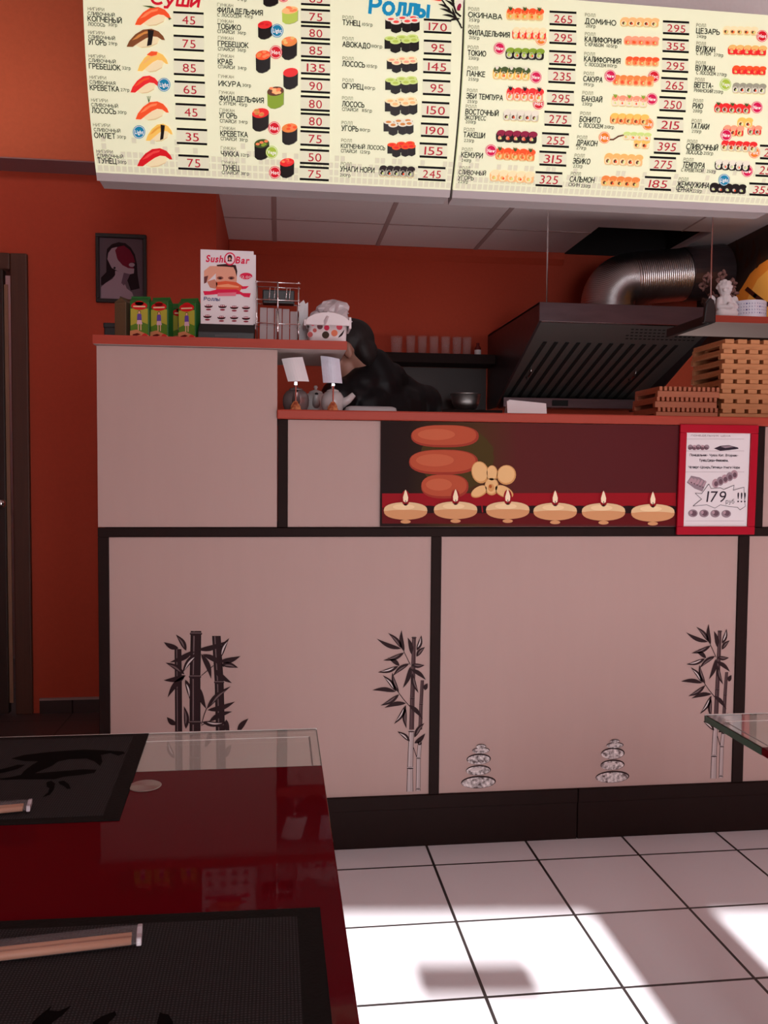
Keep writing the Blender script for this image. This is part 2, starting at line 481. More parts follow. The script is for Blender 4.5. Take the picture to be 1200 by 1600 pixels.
# ceilings
b = MB()
HX0, HX1, HY0 = 1.74, 2.40, 4.56
YC = 2.62; b.box(XE-.12, HX0, YC, WB, ZC, ZC+.04, m_ceil); b.box(HX0, HX1, YC, HY0, ZC, ZC+.04, m_ceil); b.box(HX1, XR, YC, WB, ZC, ZC+.04, m_ceil)
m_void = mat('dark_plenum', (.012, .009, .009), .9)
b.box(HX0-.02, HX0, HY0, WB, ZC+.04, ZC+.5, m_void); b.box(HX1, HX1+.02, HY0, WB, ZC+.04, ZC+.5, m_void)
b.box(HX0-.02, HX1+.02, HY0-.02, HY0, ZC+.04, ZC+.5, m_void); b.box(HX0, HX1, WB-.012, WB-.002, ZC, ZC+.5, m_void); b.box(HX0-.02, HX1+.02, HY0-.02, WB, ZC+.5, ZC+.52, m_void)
ceil = struct(b.build('ceiling'))
b = MB()
for gx in (-.026, .582, 1.178): b.box(gx-.012, gx+.012, YC, WB, ZC-.004, ZC+.001, m_grid)
b.box(2.218, 2.228, YC, HY0, ZC-.003, ZC+.001, m_grid)
[b.box(XE, HX0, y_, y_+.012, ZC-.003, ZC+.001, m_grid) for y_ in (2.868, 3.468, 4.068, 4.668)]
struct(b.build('ceiling_grid', ceil))
b = MB(); b.box(-2.7, 3.7, -3.8, WL-.15, ZD, ZD+.08, m_white); struct(b.build('ceiling'))
# bulkhead above the kitchen ceiling: orange on the left, light plaster above the menu
m_bulk = add_noise(mat('orange_bulkhead_plaster', (.62, .125, .05), .75), 60, .08, .15)  # wall orange made lighter to stand for the light on the bulkhead
b = MB(); b.box(-2.6, XE, WL-.17, WL, ZC+.005, ZD, m_bulk); b.box(-2.6, XE, WL-.168, WL, ZC, ZC+.005, mat('grey_soffit', (.30, .17, .18), .7)); struct(b.build('trim_1'))
b = MB(); b.box(XE-.12, XR+.98, 2.62, 2.70, ZC+.045, ZD, m_white); b.box(XE-.12, XE-.05, 2.70, WL-.17, ZC+.045, ZD, m_bulk); struct(b.build('trim_2'))
b = MB(); b.prism([(XE, WB, ZC), (XE, WB-.035, ZC), (XE, WB-.03, ZC-.04), (XE, WB, ZC-.075)], (HX0-XE, 0, 0), m_wall)
struct(b.build('trim_3', bevel=.004))

# baseboard and door
m_base = add_noise(mat('dark_skirting_tile', (.045, .030, .028), .4), 20, .2, 0)
m_cap = mat('skirting_cap', (.36, .25, .23), .5)
b = MB(); b.box(-1.11, XE, WL-.012, WL, 0, .062, m_base); b.box(-1.11, XE, WL-.014, WL, .062, .072, m_cap); b.box(-.965, -.958, WL-.0135, WL-.01, 0, .062, m_black)
struct(b.build('baseboard_left'))
door = bpy.data.objects.new('door_1', None); C.objects.link(door); door.location = (-1.20, WL, 0); struct(door)
b = MB()
b.box(-1.215, -1.14, WL-.02, WL+.12, 0, 2.125, m_frame_wood); b.box(-2.11, -1.215, WL-.02, WL+.12, 2.05, 2.125, m_frame_wood); b.box(-2.11, -2.04, WL-.02, WL+.12, 0, 2.05, m_frame_wood)
struct(b.build('door_frame', door, bevel=.006))
m_edge = add_noise(mat('light_door_edge', (.30, .145, .085), .5), 10, .2, 0)
b = MB()
b.box(-1.238, -1.222, WL-.03, WL-.024, .06, 1.98, m_edge); struct(b.build('door_edge_strip', door))
b = MB(); b.box(-2.05, -1.238, WL-.045, WL-.004, .012, 2.045, m_door); struct(b.build('door_leaf', door, bevel=.004))
b = MB(); kp = onY(2, 787, WL-.06)
b.ell(kp, (.022, .022, .022), m_chrome); b.tube([kp, kp+Vector((0, .03, 0))], .009, m_chrome)
struct(b.build('door_knob', door, smooth=True))

# framed portrait on the wall
pc = thing('framed_picture', 'black framed portrait print of a head half covered in red, on the orange wall', 'picture', (-.724, WL, 1.912))
b = MB()
fx0, fx1, fz0, fz1 = -.838, -.610, 1.915, 2.230
for (a0, a1, c0, c1) in ((fx0, fx1, fz0, fz0+.018), (fx0, fx1, fz1-.018, fz1), (fx0, fx0+.016, fz0+.018, fz1-.018), (fx1-.016, fx1, fz0+.018, fz1-.018)):
    b.box(a0, a1, WL-.022, WL-.001, c0, c1, m_blackp)
b.build('frame', pc, bevel=.003)
b = MB(); b.box(fx0+.014, fx1-.014, WL-.010, WL-.002, fz0+.016, fz1-.016, ink('grey_ground', 96, 80, 88)); b.build('backing', pc)
p = Print(planeY(WL-.010), convY(WL-.011), .0008)
S = 120/1129
def pz(pts): return [(130+x*S, 355+y*S) for x, y in pts]
hairc, sk, skd, rd = ink('portrait_hair', 34, 18, 24), ink('portrait_skin', 158, 134, 146), ink('portrait_neck', 104, 78, 92), ink('portrait_red', 112, 22, 44)
p.px(pz([(340, 400), (350, 320), (420, 250), (520, 220), (620, 235), (700, 300), (760, 400), (790, 540), (800, 700), (830, 900), (700, 930), (640, 760), (500, 600), (480, 700), (400, 770), (290, 850), (262, 850), (262, 740), (340, 660)]), hairc, 0)
p.px(pz([(262, 880), (330, 820), (430, 760), (470, 700), (470, 640), (600, 660), (680, 690), (640, 760), (600, 800), (640, 900), (720, 960), (760, 1080), (262, 1080)]), sk, 1)
p.px(pz([(600, 660), (690, 690), (660, 760), (600, 860), (560, 820)]), skd, 2)
p.px(pz([(355, 470), (370, 380), (420, 310), (500, 290), (480, 380), (510, 480), (580, 560), (660, 600), (750, 610), (745, 680), (690, 692), (600, 670), (500, 640), (420, 600)]), sk, 3)
p.px(pz([(470, 340), (510, 290), (600, 270), (690, 340), (740, 430), (765, 520), (700, 520), (670, 560), (740, 590), (750, 610), (660, 602), (570, 550), (500, 460)]), rd, 4)
p.ell(130+715*S, 355+555*S, 4.6, 3.2, sk, 5); p.ell(130+462*S, 355+600*S, 1.8, 1.8, hairc, 5)
p.build('portrait_print', pc)

# ================================================================== COUNTER
XL, XC, XX = -.517, -.004, 3.0
ctr = thing('service_counter', 'cream panelled service counter with black trim strips and printed bamboo', 'counter', (.9, D, 0))
b = MB(); b.box(XL+.01, XX, D+.021, D+.36, .0, .977, m_black); b.build('carcass', ctr)
uct = thing('serving_cabinet', 'low cream upper cabinet under the serving shelf, behind the candle picture', 'cabinet', (1.5, D, .98))
b = MB(); b.box(XC+.02, XX, D+.021, D+.36, .981, 1.296, m_black); b.build('carcass', uct)
panels = []
for (a0, a1, c0, c1) in ((-.487, .458, .16, .952), (.489, 1.444, .16, .952), (1.480, XX, .16, .952), (.026, 1.494, .981, 1.298), (1.522, XX, .981, 1.298)):
    b = MB(); b.box(a0, a1, D+.003, D+.02, c0, c1, m_panel); panels.append(b.build('front_panel', ctr if c1 < 1 else uct, bevel=.001))
for (a0, a1, c0, c1) in ((XL, -.487, 0.16, .952), (.458, .489, .16, .952), (1.444, 1.480, .16, .952), (XL, XX, .952, .979), (-.003, .026, .981, 1.298), (1.494, 1.522, .981, 1.298)):
    b = MB(); b.box(a0, a1, D-.003, D+.02, c0, c1, m_black); b.build('trim_strip', ctr if c1 < 1 else uct, bevel=.0015)
for a0, a1 in ((XL, .930), (.932, XX)):
    b = MB(); b.box(a0, a1, D-.004, D+.02, 0, .118, m_black); b.box(a0, a1, D-.008, D+.02, .118, .16, m_black); b.build('kick_board', ctr, bevel=.003)

rcb = thing('raised_cabinet', 'taller cream front cabinet at the left end of the counter', 'cabinet', (-.26, D, .979))
b = MB(); b.box(XL, XC-.008, D+.021, D+.36, .981, 1.501, m_panel); b.build('carcass', rcb)
b = MB(); b.box(XL, XC-.001, D+.002, D+.02, .981, 1.501, m_panel); b.build('front_panel', rcb, bevel=.001)
m_under = mat('pale_board_underside', (.42, .34, .31), .7)
b = MB(); b.box(XL-.008, .198, D-.012, D+.38, 1.5035, 1.529, m_red_board); b.box(XL-.006, .196, D-.010, D+.378, 1.502, 1.5035, m_under)
tag(b.build('cabinet_top', bevel=.004), 'short red-brown top board of the raised cabinet, overhanging to the right', 'board')
b = MB(); b.box(-.006, XX, D-.012, D+.40, 1.299, 1.327, m_red_board)
tag(b.build('serving_shelf', bevel=.004), 'long red-brown serving shelf running along the counter above the candle picture', 'shelf')

# printed bamboo and pebbles on the lower panels
i_dark, i_mid, i_lite, i_grey = ink('ink_dark', 44, 26, 28), ink('ink_mid', 110, 92, 92), ink('ink_lite', 205, 192, 190), ink('ink_grey', 150, 132, 130)
def stalk(p, pts, w0, w1, body, edge, hi, nodes_y, layer=0):
    n = len(pts)
    Lf = [(x-(w0+(w1-w0)*k/(n-1))/2, y) for k, (x, y) in enumerate(pts)]; Rg = [(x+(w0+(w1-w0)*k/(n-1))/2, y) for k, (x, y) in enumerate(pts)]
    p.px(Lf+Rg[::-1], edge, layer)
    sh = lambda q, d: [(x+d, y) for x, y in q]
    p.px(sh(Lf, w0*.10)+sh(Rg, -w0*.10)[::-1], body, layer+1)
    for j in range(n-1):
        (xa, ya), (xb, yb) = pts[j], pts[j+1]
        p.line([(xa-w0*.18, ya+1), (xb-w0*.18, yb-1)], w0*.12, hi, layer+2)
    for ny in nodes_y:
        x = next((xa+(xb-xa)*(ny-ya)/(yb-ya) for (xa, ya), (xb, yb) in zip(pts, pts[1:]) if ya <= ny <= yb), pts[-1][0])
        wd = w0+(w1-w0)*.5
        p.ell(x, ny, wd*.58, wd*.20, i_dark, layer+3); p.line([(x-wd*.52, ny-wd*.08), (x+wd*.52, ny-wd*.08)], wd*.09, hi, layer+4)
def leaves(p, L, S, ox, oy, wd, fill, layer=6):
    for k, ((tx, ty), (bx, by)) in enumerate(L):
        t, bs = (ox+tx*S, oy+ty*S), (ox+bx*S, oy+by*S)
        p.leaf(t, bs, wd, i_dark, layer, bend=.07*(1 if k % 2 else -1))
        if fill[k % len(fill)]:
            tv, bv = Vector(t), Vector(bs); a = bv+(tv-bv)*.2; c = bv+(tv-bv)*.85
            p.leaf(tuple(c), tuple(a), wd*.30, fill[k % len(fill)], layer+1, bend=.07*(1 if k % 2 else -1))
SURF = planeY(D+.003); CV = convY(D+.002)
# left clump
p = Print(SURF, CV, .0006, .00015)
S3 = .21667; f3 = lambda L: [(160+x*S3, 960+y*S3) for x, y in L]
stalk(p, f3([(545, 250), (548, 540), (550, 860), (552, 1120), (555, 1305)]), 50*S3, 52*S3, i_dark, ink('ink_black', 24, 14, 15), i_mid, [960+850*S3, 960+1120*S3])
stalk(p, f3([(675, 120), (672, 270), (668, 450), (668, 780), (668, 1050), (668, 1305)]), 76*S3, 80*S3, i_dark, ink('ink_black', 24, 14, 15), i_mid, [960+140*S3, 960+450*S3, 960+780*S3, 960+1060*S3])
stalk(p, f3([(822, 155), (832, 330), (842, 490), (850, 800), (855, 1060), (860, 1305)]), 62*S3, 68*S3, i_dark, ink('ink_black', 24, 14, 15), i_mid, [960+490*S3, 960+800*S3, 960+1080*S3])
for L in ([(750, 680), (735, 720), (715, 790)], [(690, 270), (640, 275), (600, 300)], [(715, 440), (800, 370)], [(715, 800), (770, 770)], [(885, 870), (860, 900)]):
    p.line(f3(L), 1.2, i_dark, 5)
leaves(p, [((443, 200), (550, 245)), ((530, 145), (605, 262)), ((485, 345), (655, 262)), ((890, 195), (690, 255)), ((915, 170), (845, 322)), ((997, 300), (845, 338)), ((980, 385), (855, 362)), ((935, 495), (810, 395)), ((785, 465), (712, 285)), ((575, 425), (688, 278)), ((880, 382), (722, 288)), ((455, 348), (592, 432)), ((440, 475), (602, 440)), ((470, 600), (598, 440)), ((632, 620), (598, 470)), ((750, 682), (703, 530)), ((927, 518), (752, 682)), ((957, 628), (758, 690)), ((937, 700), (770, 772)), ((892, 785), (718, 775)), ((465, 740), (533, 797)), ((588, 660), (602, 825)), ((1054, 750), (975, 850)), ((915, 865), (893, 758)), ((470, 930), (520, 1060)), ((780, 840), (740, 980)), ((930, 960), (890, 1050))], S3, 160, 960, 8.4, [None, i_mid, None, None, i_lite])
p.build('bamboo_print', panels[0])
# the slender pair of stalks, used twice
def slender():
    p = Print(SURF, CV, .0006, .00015)
    S4 = .2; f4 = lambda L: [(560+x*S4, 960+y*S4) for x, y in L]
    stalk(p, f4([(500, 515), (490, 700), (483, 900)]), 26*S4, 30*S4, ink('ink_stalk', 72, 50, 52), i_dark, i_mid, [960+700*S4])
    stalk(p, f4([(482, 990), (470, 1120), (466, 1380)]), 30*S4, 36*S4, ink('ink_stalk_pale', 176, 160, 158), i_dark, i_lite, [960+1122*S4, 960+1362*S4])
    stalk(p, f4([(435, 175), (430, 400), (422, 650), (416, 900)]), 30*S4, 38*S4, ink('ink_stalk', 72, 50, 52), i_dark, i_mid, [960+182*S4, 960+400*S4, 960+655*S4])
    stalk(p, f4([(414, 905), (404, 1200), (402, 1385)]), 38*S4, 52*S4, ink('ink_stalk_pale', 176, 160, 158), i_dark, i_lite, [960+912*S4, 960+1200*S4])
    for L in ([(355, 290), (380, 340), (405, 392)], [(312, 608), (350, 660), (395, 712), (500, 815)], [(430, 1040), (455, 1115)]):
        p.line(f4(L), 1.1, i_dark, 5)
    leaves(p, [((145, 190), (335, 268)), ((232, 145), (342, 268)), ((338, 122), (358, 292)), ((492, 162), (455, 282)), ((520, 255), (453, 330)), ((385, 180), (415, 312)), ((193, 360), (358, 298)), ((228, 340), (322, 402)), ((152, 452), (312, 404)), ((268, 482), (397, 384)), ((348, 575), (407, 405)), ((517, 397), (415, 393)), ((527, 512), (410, 428)), ((190, 475), (294, 602)), ((265, 452), (316, 612)), ((108, 592), (292, 604)), ((173, 712), (318, 624)), ((203, 730), (373, 694)), ((278, 857), (372, 708)), ((376, 892), (368, 728)), ((497, 812), (393, 708)), ((470, 615), (420, 460)), ((540, 538), (518, 592)), ((305, 915), (402, 992)), ((515, 848), (437, 962)), ((522, 930), (437, 1007)), ((490, 990), (470, 1020))], S4, 560, 960, 7.0, [None, i_mid, None, i_lite, i_mid])
    return p
b1 = slender().build('bamboo_print', panels[0])
b2 = b1.copy(); C.objects.link(b2); b2.parent = panels[1]
b2.location.x += (onY(1125, 993, D).x-onY(647, 995, D).x); b2.location.z += .004
m_pebble = mat('printed_pebble', (.5, .45, .44), .6)
def speckle(m, c0, c1, scale, lo=.35, hi=.65):
    n, l, bs = nodes(m)
    tc = n.new('ShaderNodeTexCoord'); nz = n.new('ShaderNodeTexNoise'); rp = n.new('ShaderNodeValToRGB')
    nz.inputs['Scale'].default_value = scale; nz.inputs['Detail'].default_value = 6
    rp.color_ramp.elements[0].position = lo; rp.color_ramp.elements[1].position = hi
    rp.color_ramp.elements[0].color = (*c0, 1); rp.color_ramp.elements[1].color = (*c1, 1)
    l.new(tc.outputs['Object'], nz.inputs['Vector']); l.new(nz.outputs[0], rp.inputs[0]); l.new(rp.outputs[0], bs.inputs['Base Color'])
    return m
speckle(m_pebble, srgb(86, 70, 70), srgb(236, 226, 224), 95)
for (S, ox, oy, L) in ((.2, 560, 960, [(958, 1030, 38, 18), (957, 1062, 68, 25), (940, 1130, 95, 43), (937, 1217, 98, 40), (938, 1310, 137, 50)]),
                       (.25, 900, 960, [(242, 792, 30, 12), (243, 817, 53, 18), (230, 868, 74, 36), (228, 940, 76, 33), (228, 1015, 106, 38)])):
    p = Print(SURF, CV, .0006, .0002)
    for k, (x, y, rx, ry) in enumerate(reversed(L)):
        p.ell(ox+x*S, oy+y*S, rx*S, ry*S, i_dark, 3*k, rot=-3); p.ell(ox+(x-2)*S, oy+(y+ry*.10)*S, rx*S*.95, ry*S*.84, m_pebble, 3*k+1, rot=-3)
        p.ell(ox+(x-rx*.2)*S, oy+(y-ry*.15)*S, rx*S*.5, ry*S*.28, i_lite if k % 2 else m_pebble, 3*k+2, rot=-4)
    p.build('stone_print', panels[1])

# ------------------------------------------------------------------ candle picture fixed to the counter front
cp = thing('candle_picture', 'wide dark red print of stacked stones, an orchid and six floating candles on the counter', 'picture', (.77, D, .98))
px0, px1, pz0, pz1 = .301, 1.300, .983, 1.297
m_pic = mat('picture_ground', (.06, .01, .012), .55, spec=.12)
n_, l_, b_ = nodes(m_pic)
tc = n_.new('ShaderNodeTexCoord'); sp = n_.new('ShaderNodeSeparateXYZ'); mr = n_.new('ShaderNodeMapRange'); rp = n_.new('ShaderNodeValToRGB')
l_.new(tc.outputs['Object'], sp.inputs[0]); l_.new(sp.outputs['X'], mr.inputs[0]); mr.inputs[1].default_value = px0-.77; mr.inputs[2].default_value = px1-.77
for q, c in ((.08, (34, 14, 10)), (.22, (62, 44, 20)), (.30, (78, 46, 24)), (.42, (88, 32, 30)), (.7, (86, 30, 32))):
    e = rp.color_ramp.elements.new(q); e.color = (*srgb(*c), 1)
rp.color_ramp.elements[0].color = (*srgb(30, 12, 10), 1); rp.color_ramp.elements[len(rp.color_ramp.elements)-1].color = (*srgb(84, 26, 30), 1)
l_.new(mr.outputs[0], rp.inputs[0]); l_.new(rp.outputs[0], b_.inputs['Base Color'])
b = MB(); b.box(px0, px1, D-.0060, D-.0036, pz0, pz1, m_pic); b.build('print_sheet', cp)
p = Print(planeY(D-.0060), convY(D-.0062), .0003, .00015)
st, stl, std = ink('stone_orange', 184, 84, 56), ink('stone_light', 198, 102, 70), ink('stone_dark', 158, 58, 42)
cand, cl, cdk, fl = ink('candle', 232, 198, 150), ink('candle_light', 246, 216, 168), ink('candle_dark', 214, 156, 108), ink('flame', 252, 232, 196)
rband, rdk, pet, petd = ink('red_band', 150, 16, 28), ink('deep_red', 96, 14, 18), ink('petal', 236, 192, 132), ink('petal_dark', 216, 160, 98)
p.px([(597, 771), (1056, 770), (1056, 795), (597, 794)], rband, 0); p.px([(597, 793), (1056, 794), (1056, 820), (597, 818)], rdk, 1)
for x in (670, 752, 832, 905, 982, 1047): p.ell(x, 796, 18, 6, ink('water_dark', 34, 8, 10), 2)
p.ell(714, 716, 58, 50, ink('olive_glow', 72, 56, 20), 0); p.ell(757, 704, 14, 14, ink('olive_glow', 72, 56, 20), 1)
def stone(cx, cy, rx, ry, lay, rot=0):
    sq = [(cx+rx*math.copysign(abs(math.cos(a))**.75, math.cos(a)), cy+ry*math.copysign(abs(math.sin(a))**.85, math.sin(a))) for a in [2*math.pi*k/28 for k in range(28)]]
    p.px(sq, std, lay); p.px([(x*.95+(cx-4)*.05-1, y*.88+(cy-4)*.12-1) for x, y in sq], st, lay+1); p.ell(cx-rx*.25, cy-ry*.15, rx*.55, ry*.5, stl, lay+2)
stone(695, 760, 37, 19, 3); stone(693, 722, 54, 19.5, 6); stone(695, 681.5, 53, 17.5, 9)
for c in ((768.5, 740, 9, 13, 0), (750, 738, 13.5, 17.5, -14), (791, 742, 15, 15.5, 18), (749, 768, 14.5, 8, -28), (787, 768, 16, 8.5, 26), (768, 760, 11, 14, 0)):
    p.ell(c[0], c[1], c[2], c[3], petd, 12, c[4]); p.ell(c[0]-.5, c[1]-.8, c[2]*.88, c[3]*.88, pet, 13, c[4])
p.ell(767, 762, 5, 6, petd, 14); p.ell(766, 760, 2.4, 2.8, ink('orchid_heart', 176, 90, 40), 15)
p.line([(752, 782), (754, 800)], 2, rband, 3)
for k, (x, y) in enumerate(((633.5, 799), (711.5, 798), (793, 798), (867, 800), (942.5, 800.5), (1019.5, 802))):
    h = 34; top = [(x+h*math.cos(a), y-1-13.5*(math.sin(a)**.75)) for a in [math.pi*t/14 for t in range(15)]]
    bot = [(x+h*math.cos(a), y-1-14*(abs(math.sin(a))**.8)*-1) for a in [math.pi*t/14 for t in range(15)]]
    p.ell(x, y+16, 8, 3, cdk, 16)
    p.px(top+bot[::-1][1:-1], cdk, 17); p.px(top+[(x+h*.9*math.cos(a), y+2.5*math.sin(a)) for a in [math.pi+math.pi*t/10 for t in range(1, 10)]][::1], cand, 18)
    p.ell(x-3, y-7, h*.5, 4.5, cl, 19)
    fx = x
    p.ell(fx, y-21, 6.5, 12, rband, 19); p.px([(fx-3.6, y-16), (fx-4, y-22), (fx-1.5, y-31), (fx, y-34), (fx+1.8, y-30), (fx+4, y-22), (fx+3.4, y-16), (fx, y-13.5)], fl, 20)
    p.line([(fx, y-17), (fx+.6, y-12)], 1.1, i_dark, 21)
p.build('picture_print', cp)

# ------------------------------------------------------------------ red framed price sheet
rf = thing('price_sign', 'bright red framed price sheet reading 179, right of the candle picture', 'sign', (1.36, D, .96))
FA, FB, FC = onY(1057.5, 835, D-.012), onY(1176, 836, D-.012), onY(1061, 664, D-.012)
FA = Vector((1.229, D-.008, .958)); FU = Vector((.258, 0, 0)); FV = Vector((.004, 0, .343))
m_rframe = mat('red_plastic', (.40, .004, .020), .4, spec=.15)
def fs(u, v, off): return FA+FU*u+FV*v-Vector((0, off, 0))
b = MB()
for (u0, u1, v0, v1) in ((0, 1, 0, .075), (0, 1, .925, 1), (0, .085, .075, .925), (.905, 1, .075, .925)):
    q = [fs(u, v, 0) for u, v in ((u0, v0), (u1, v0), (u1, v1), (u0, v1))]; b.prism(q, (0, -.010, 0), m_rframe)
b.build('frame', rf, bevel=.002)
b = MB(); b.prism([fs(u, v, 0) for u, v in ((.06, .05), (.93, .05), (.93, .95), (.06, .95))], (0, -.004, 0), m_paper); b.build('price_sheet', rf)
def cvf(x, y):
    p_ = onY(x, y, D-.0125); return ((p_.x-FA.x-FV.x*(p_.z-FA.z)/FV.z)/FU.x, (p_.z-FA.z)/FV.z)
# metric version keeps lettering square
fs2 = lambda u, v, off: Vector((u, FA.y-.004-off, v))
p = Print(fs2, convY(D-.0125), .0004, .0002)
Q = lambda L: [(1040+x*.13333, 650+y*.13333) for x, y in L]
ti, tg, tp, tpd = ink('sheet_ink', 52, 40, 52), ink('sheet_grey', 150, 132, 140), ink('sheet_pink', 184, 152, 160), ink('sheet_plum', 110, 84, 94)
p.text('ПОНЕДЕЛЬНИК ЦЕНА', 1040+300*.13333, 1040+760*.13333, 650+228*.13333, 2.2, tpd, 1, .16)
for y in (270, 410, 655, 1230): p.line(Q([(235, y), (920, y)]), .35, tg, 1)
p.text('Понедельник- Чукка Кит. Вторник-', 1040+285*.13333, 1040+848*.13333, 650+456*.13333, 3.4, ti, 1, .2)
p.text('Тунец,Среда-Филомена,', 1040+395*.13333, 1040+735*.13333, 650+518*.13333, 3.4, ti, 1, .2)
p.text('Четверг-Цезарь,Пятница-Унаги Нори', 1040+270*.13333, 1040+866*.13333, 650+598*.13333, 3.4, ti, 1, .2)
for k in range(5): p.ell(1040+(290+48*k)*.13333, 650+(365+6*(k % 2))*.13333, 4, 4, tp if k % 2 else tg, 1); p.ell(1040+(285+48*k)*.13333, 650+(380)*.13333, 3, 2.2, tpd, 2)
p.px(Q([(565, 380), (640, 350), (740, 342), (850, 370), (855, 385), (740, 400), (640, 408)]), ti, 1); p.px(Q([(640, 358), (740, 348), (800, 362), (700, 376)]), tg, 2)
p.px(Q([(248, 780), (300, 700), (400, 720), (480, 770), (430, 885), (340, 850)]), tg, 1)
for k in range(5): p.px(Q([(262+42*k, 770+12*k), (300+42*k, 720+8*k), (330+36*k, 740+8*k), (300+34*k, 800+12*k)]), tp, 2+k % 2); p.ell(1040+(300+34*k)*.13333, 650+(780+14*k)*.13333, 1.2, 1.2, tpd, 5)
for k in range(5): p.ell(1040+(585+55*k)*.13333, 650+(790-26*k)*.13333, 5.5, 7, tg if k % 2 else tp, 1+k % 2); p.ell(1040+(590+55*k)*.13333, 650+(795-26*k)*.13333, 3, 4, tpd, 4)
burst = Q([(345, 905), (420, 910), (505, 797), (530, 850), (640, 842), (680, 862), (800, 812), (790, 870), (915, 835), (918, 905), (930, 1060), (870, 1100), (840, 1070), (740, 1060), (640, 1040), (575, 1080), (480, 1040), (320, 1055), (420, 975), (345, 905)])
p.px(burst[:-1], m_paper, 6); p.line(burst, .7, ti, 7)
p.text('179', 1040+475*.13333, 1040+692*.13333, 650+940*.13333, 18, ti, 8, shear=.12, bold=.03)
p.text('руб', 1040+705*.13333, 1040+800*.13333, 650+1000*.13333, 6.5, ti, 8, .11)
p.text('!!!', 1040+838*.13333, 1040+930*.13333, 650+950*.13333, 16, ti, 8)
for k in range(4): p.ell(1040+(320+130*k)*.13333, 650+(1140+2*k)*.13333, 7.5, 6, tg, 1); p.ell(1040+(330+130*k)*.13333, 650+(1140)*.13333, 4.4, 4, tpd, 2); p.ell(1040+(300+130*k)*.13333, 650+(1130)*.13333, 2, 2.4, tp, 3)
p.build('sheet_print', rf)

# ================================================================== MENU BOARDS
MZ0, MZ1, MZP = 1.960, 2.468, 1.9785
def mY(z): return 2.360+.160*max(0, (2.46-z)/.5)**2.2
def mN(z):
    e = 1e-3; t = Vector((0, mY(z+e)-mY(z-e), 2*e)).normalized()
    return Vector((0, -t.z, t.y))
def msurf(u, v, off): return Vector((u, mY(v), v))+mN(v)*off
def mconv(x, y):
    d = ray(x, y); lo, hi = 2.0/d.y, 2.9/d.y
    for _ in range(40):
        t = (lo+hi)/2
        if d.y*t < mY(CAM_H+d.z*t): lo = t
        else: hi = t
    return (d.x*lo, CAM_H+d.z*lo)
EM = .42
m_menu = mat('backlit_menu_sheet', srgb(226, 230, 194), .35, spec=.25, emit=EM)
m_mtrim = mat('menu_bottom_trim', (.52, .47, .46), .5)
def menu_panel(name, label, x0, x1):
    t = thing(name, label, 'menu board', ((x0+x1)/2, 2.52, MZ0))
    NZ = 30
    def shell(za, zb, th, mt, part, x0=x0, x1=x1):
        b = MB(); vs = []; fs_ = []
        n = max(2, int(NZ*(zb-za)/(MZ1-MZ0))+1)
        for k in range(n+1):
            z = za+(zb-za)*k/n
            for u in (x0, x1):
                vs.append(msurf(u, z, 0)); vs.append(msurf(u, z, -th))
        for k in range(n):
            i = 4*k
            fs_ += [(i, i+2, i+6, i+4), (i+1, i+5, i+7, i+3), (i, i+4, i+5, i+1), (i+2, i+3, i+7, i+6)]
        fs_ += [(0, 1, 3, 2), (4*n, 4*n+2, 4*n+3, 4*n+1)]
        b.raw(vs, fs_, mt); o = b.build(part, t)
        return o
    shell(MZP, MZ1, .012, m_menu, 'lit_sheet')
    shell(MZ0, MZP, .014, m_mtrim, 'bottom_trim')
    b = MB()   # light box behind the sheet
    poly = [(x0+.004, mY(z)+.015, z) for z in [MZ0+.004+(MZ1-MZ0-.006)*k/12 for k in range(13)]]+[(x0+.004, 2.60, MZ1-.002), (x0+.004, 2.60, MZ0+.004)]
    b.prism(poly, (x1-x0-.008, 0, 0), m_mtrim); b.build('light_box', t)
    return t
menuL = menu_panel('menu_board', 'left menu board panel listing nigiri, gunkan and simple rolls with red prices', -.510, .5005)
menuR = menu_panel('menu_board', 'right menu board panel listing large rolls, beyond the dark seam', .5080, 1.518)

def mi(name, r, g, b): return ink(name, r, g, b, .35, EM)
t_dark, t_mid, t_gray, t_red, t_bar = ink('menu_text', 30, 24, 22), ink('menu_text_mid', 58, 48, 44), ink('menu_text_grey', 128, 120, 104), mi('menu_price_red', 172, 20, 44), ink('menu_bar', 8, 6, 6)
lab_bg = mi('menu_price_ground', 216, 217, 188)
def P_(): return Print(msurf, mconv, .0012, .0003)
class Menu:
    """collects one board's printed matter; every dish, price label and badge becomes a part of its own"""
    def __init__(s, t):
        s.t = t; s.sq = P_(); s.pic = s.bad = s.pr = s.tx = None
    def new(s, attr, name):
        s.flush(attr); setattr(s, attr, P_()); setattr(s, attr+'_n', name)
    def flush(s, attr):
        p_ = getattr(s, attr)
        if p_ is not None and p_.mb.f: p_.build(getattr(s, attr+'_n'), s.t)
        setattr(s, attr, None)
    def build(s):
        for a in ('tx', 'pr', 'pic', 'bad'): s.flush(a)
        s.sq.build('square_pattern', s.t)
def lines(m, rows):
    for k_, (t, x0, x1, y, kind) in enumerate(rows):
        if kind == 'g' or k_ == 0: m.new('tx', 'dish_name')
        cap, mt, wt = {'h': (7.7, t_dark, .18), 'H': (6.2, t_dark, .17), 's': (4.9, t_mid, .17), 'g': (4.7, t_gray, .14), 'w': (5.0, t_mid, .15)}[kind]
        m.tx.text(t, x0, x1, y, cap, mt, 1, wt)
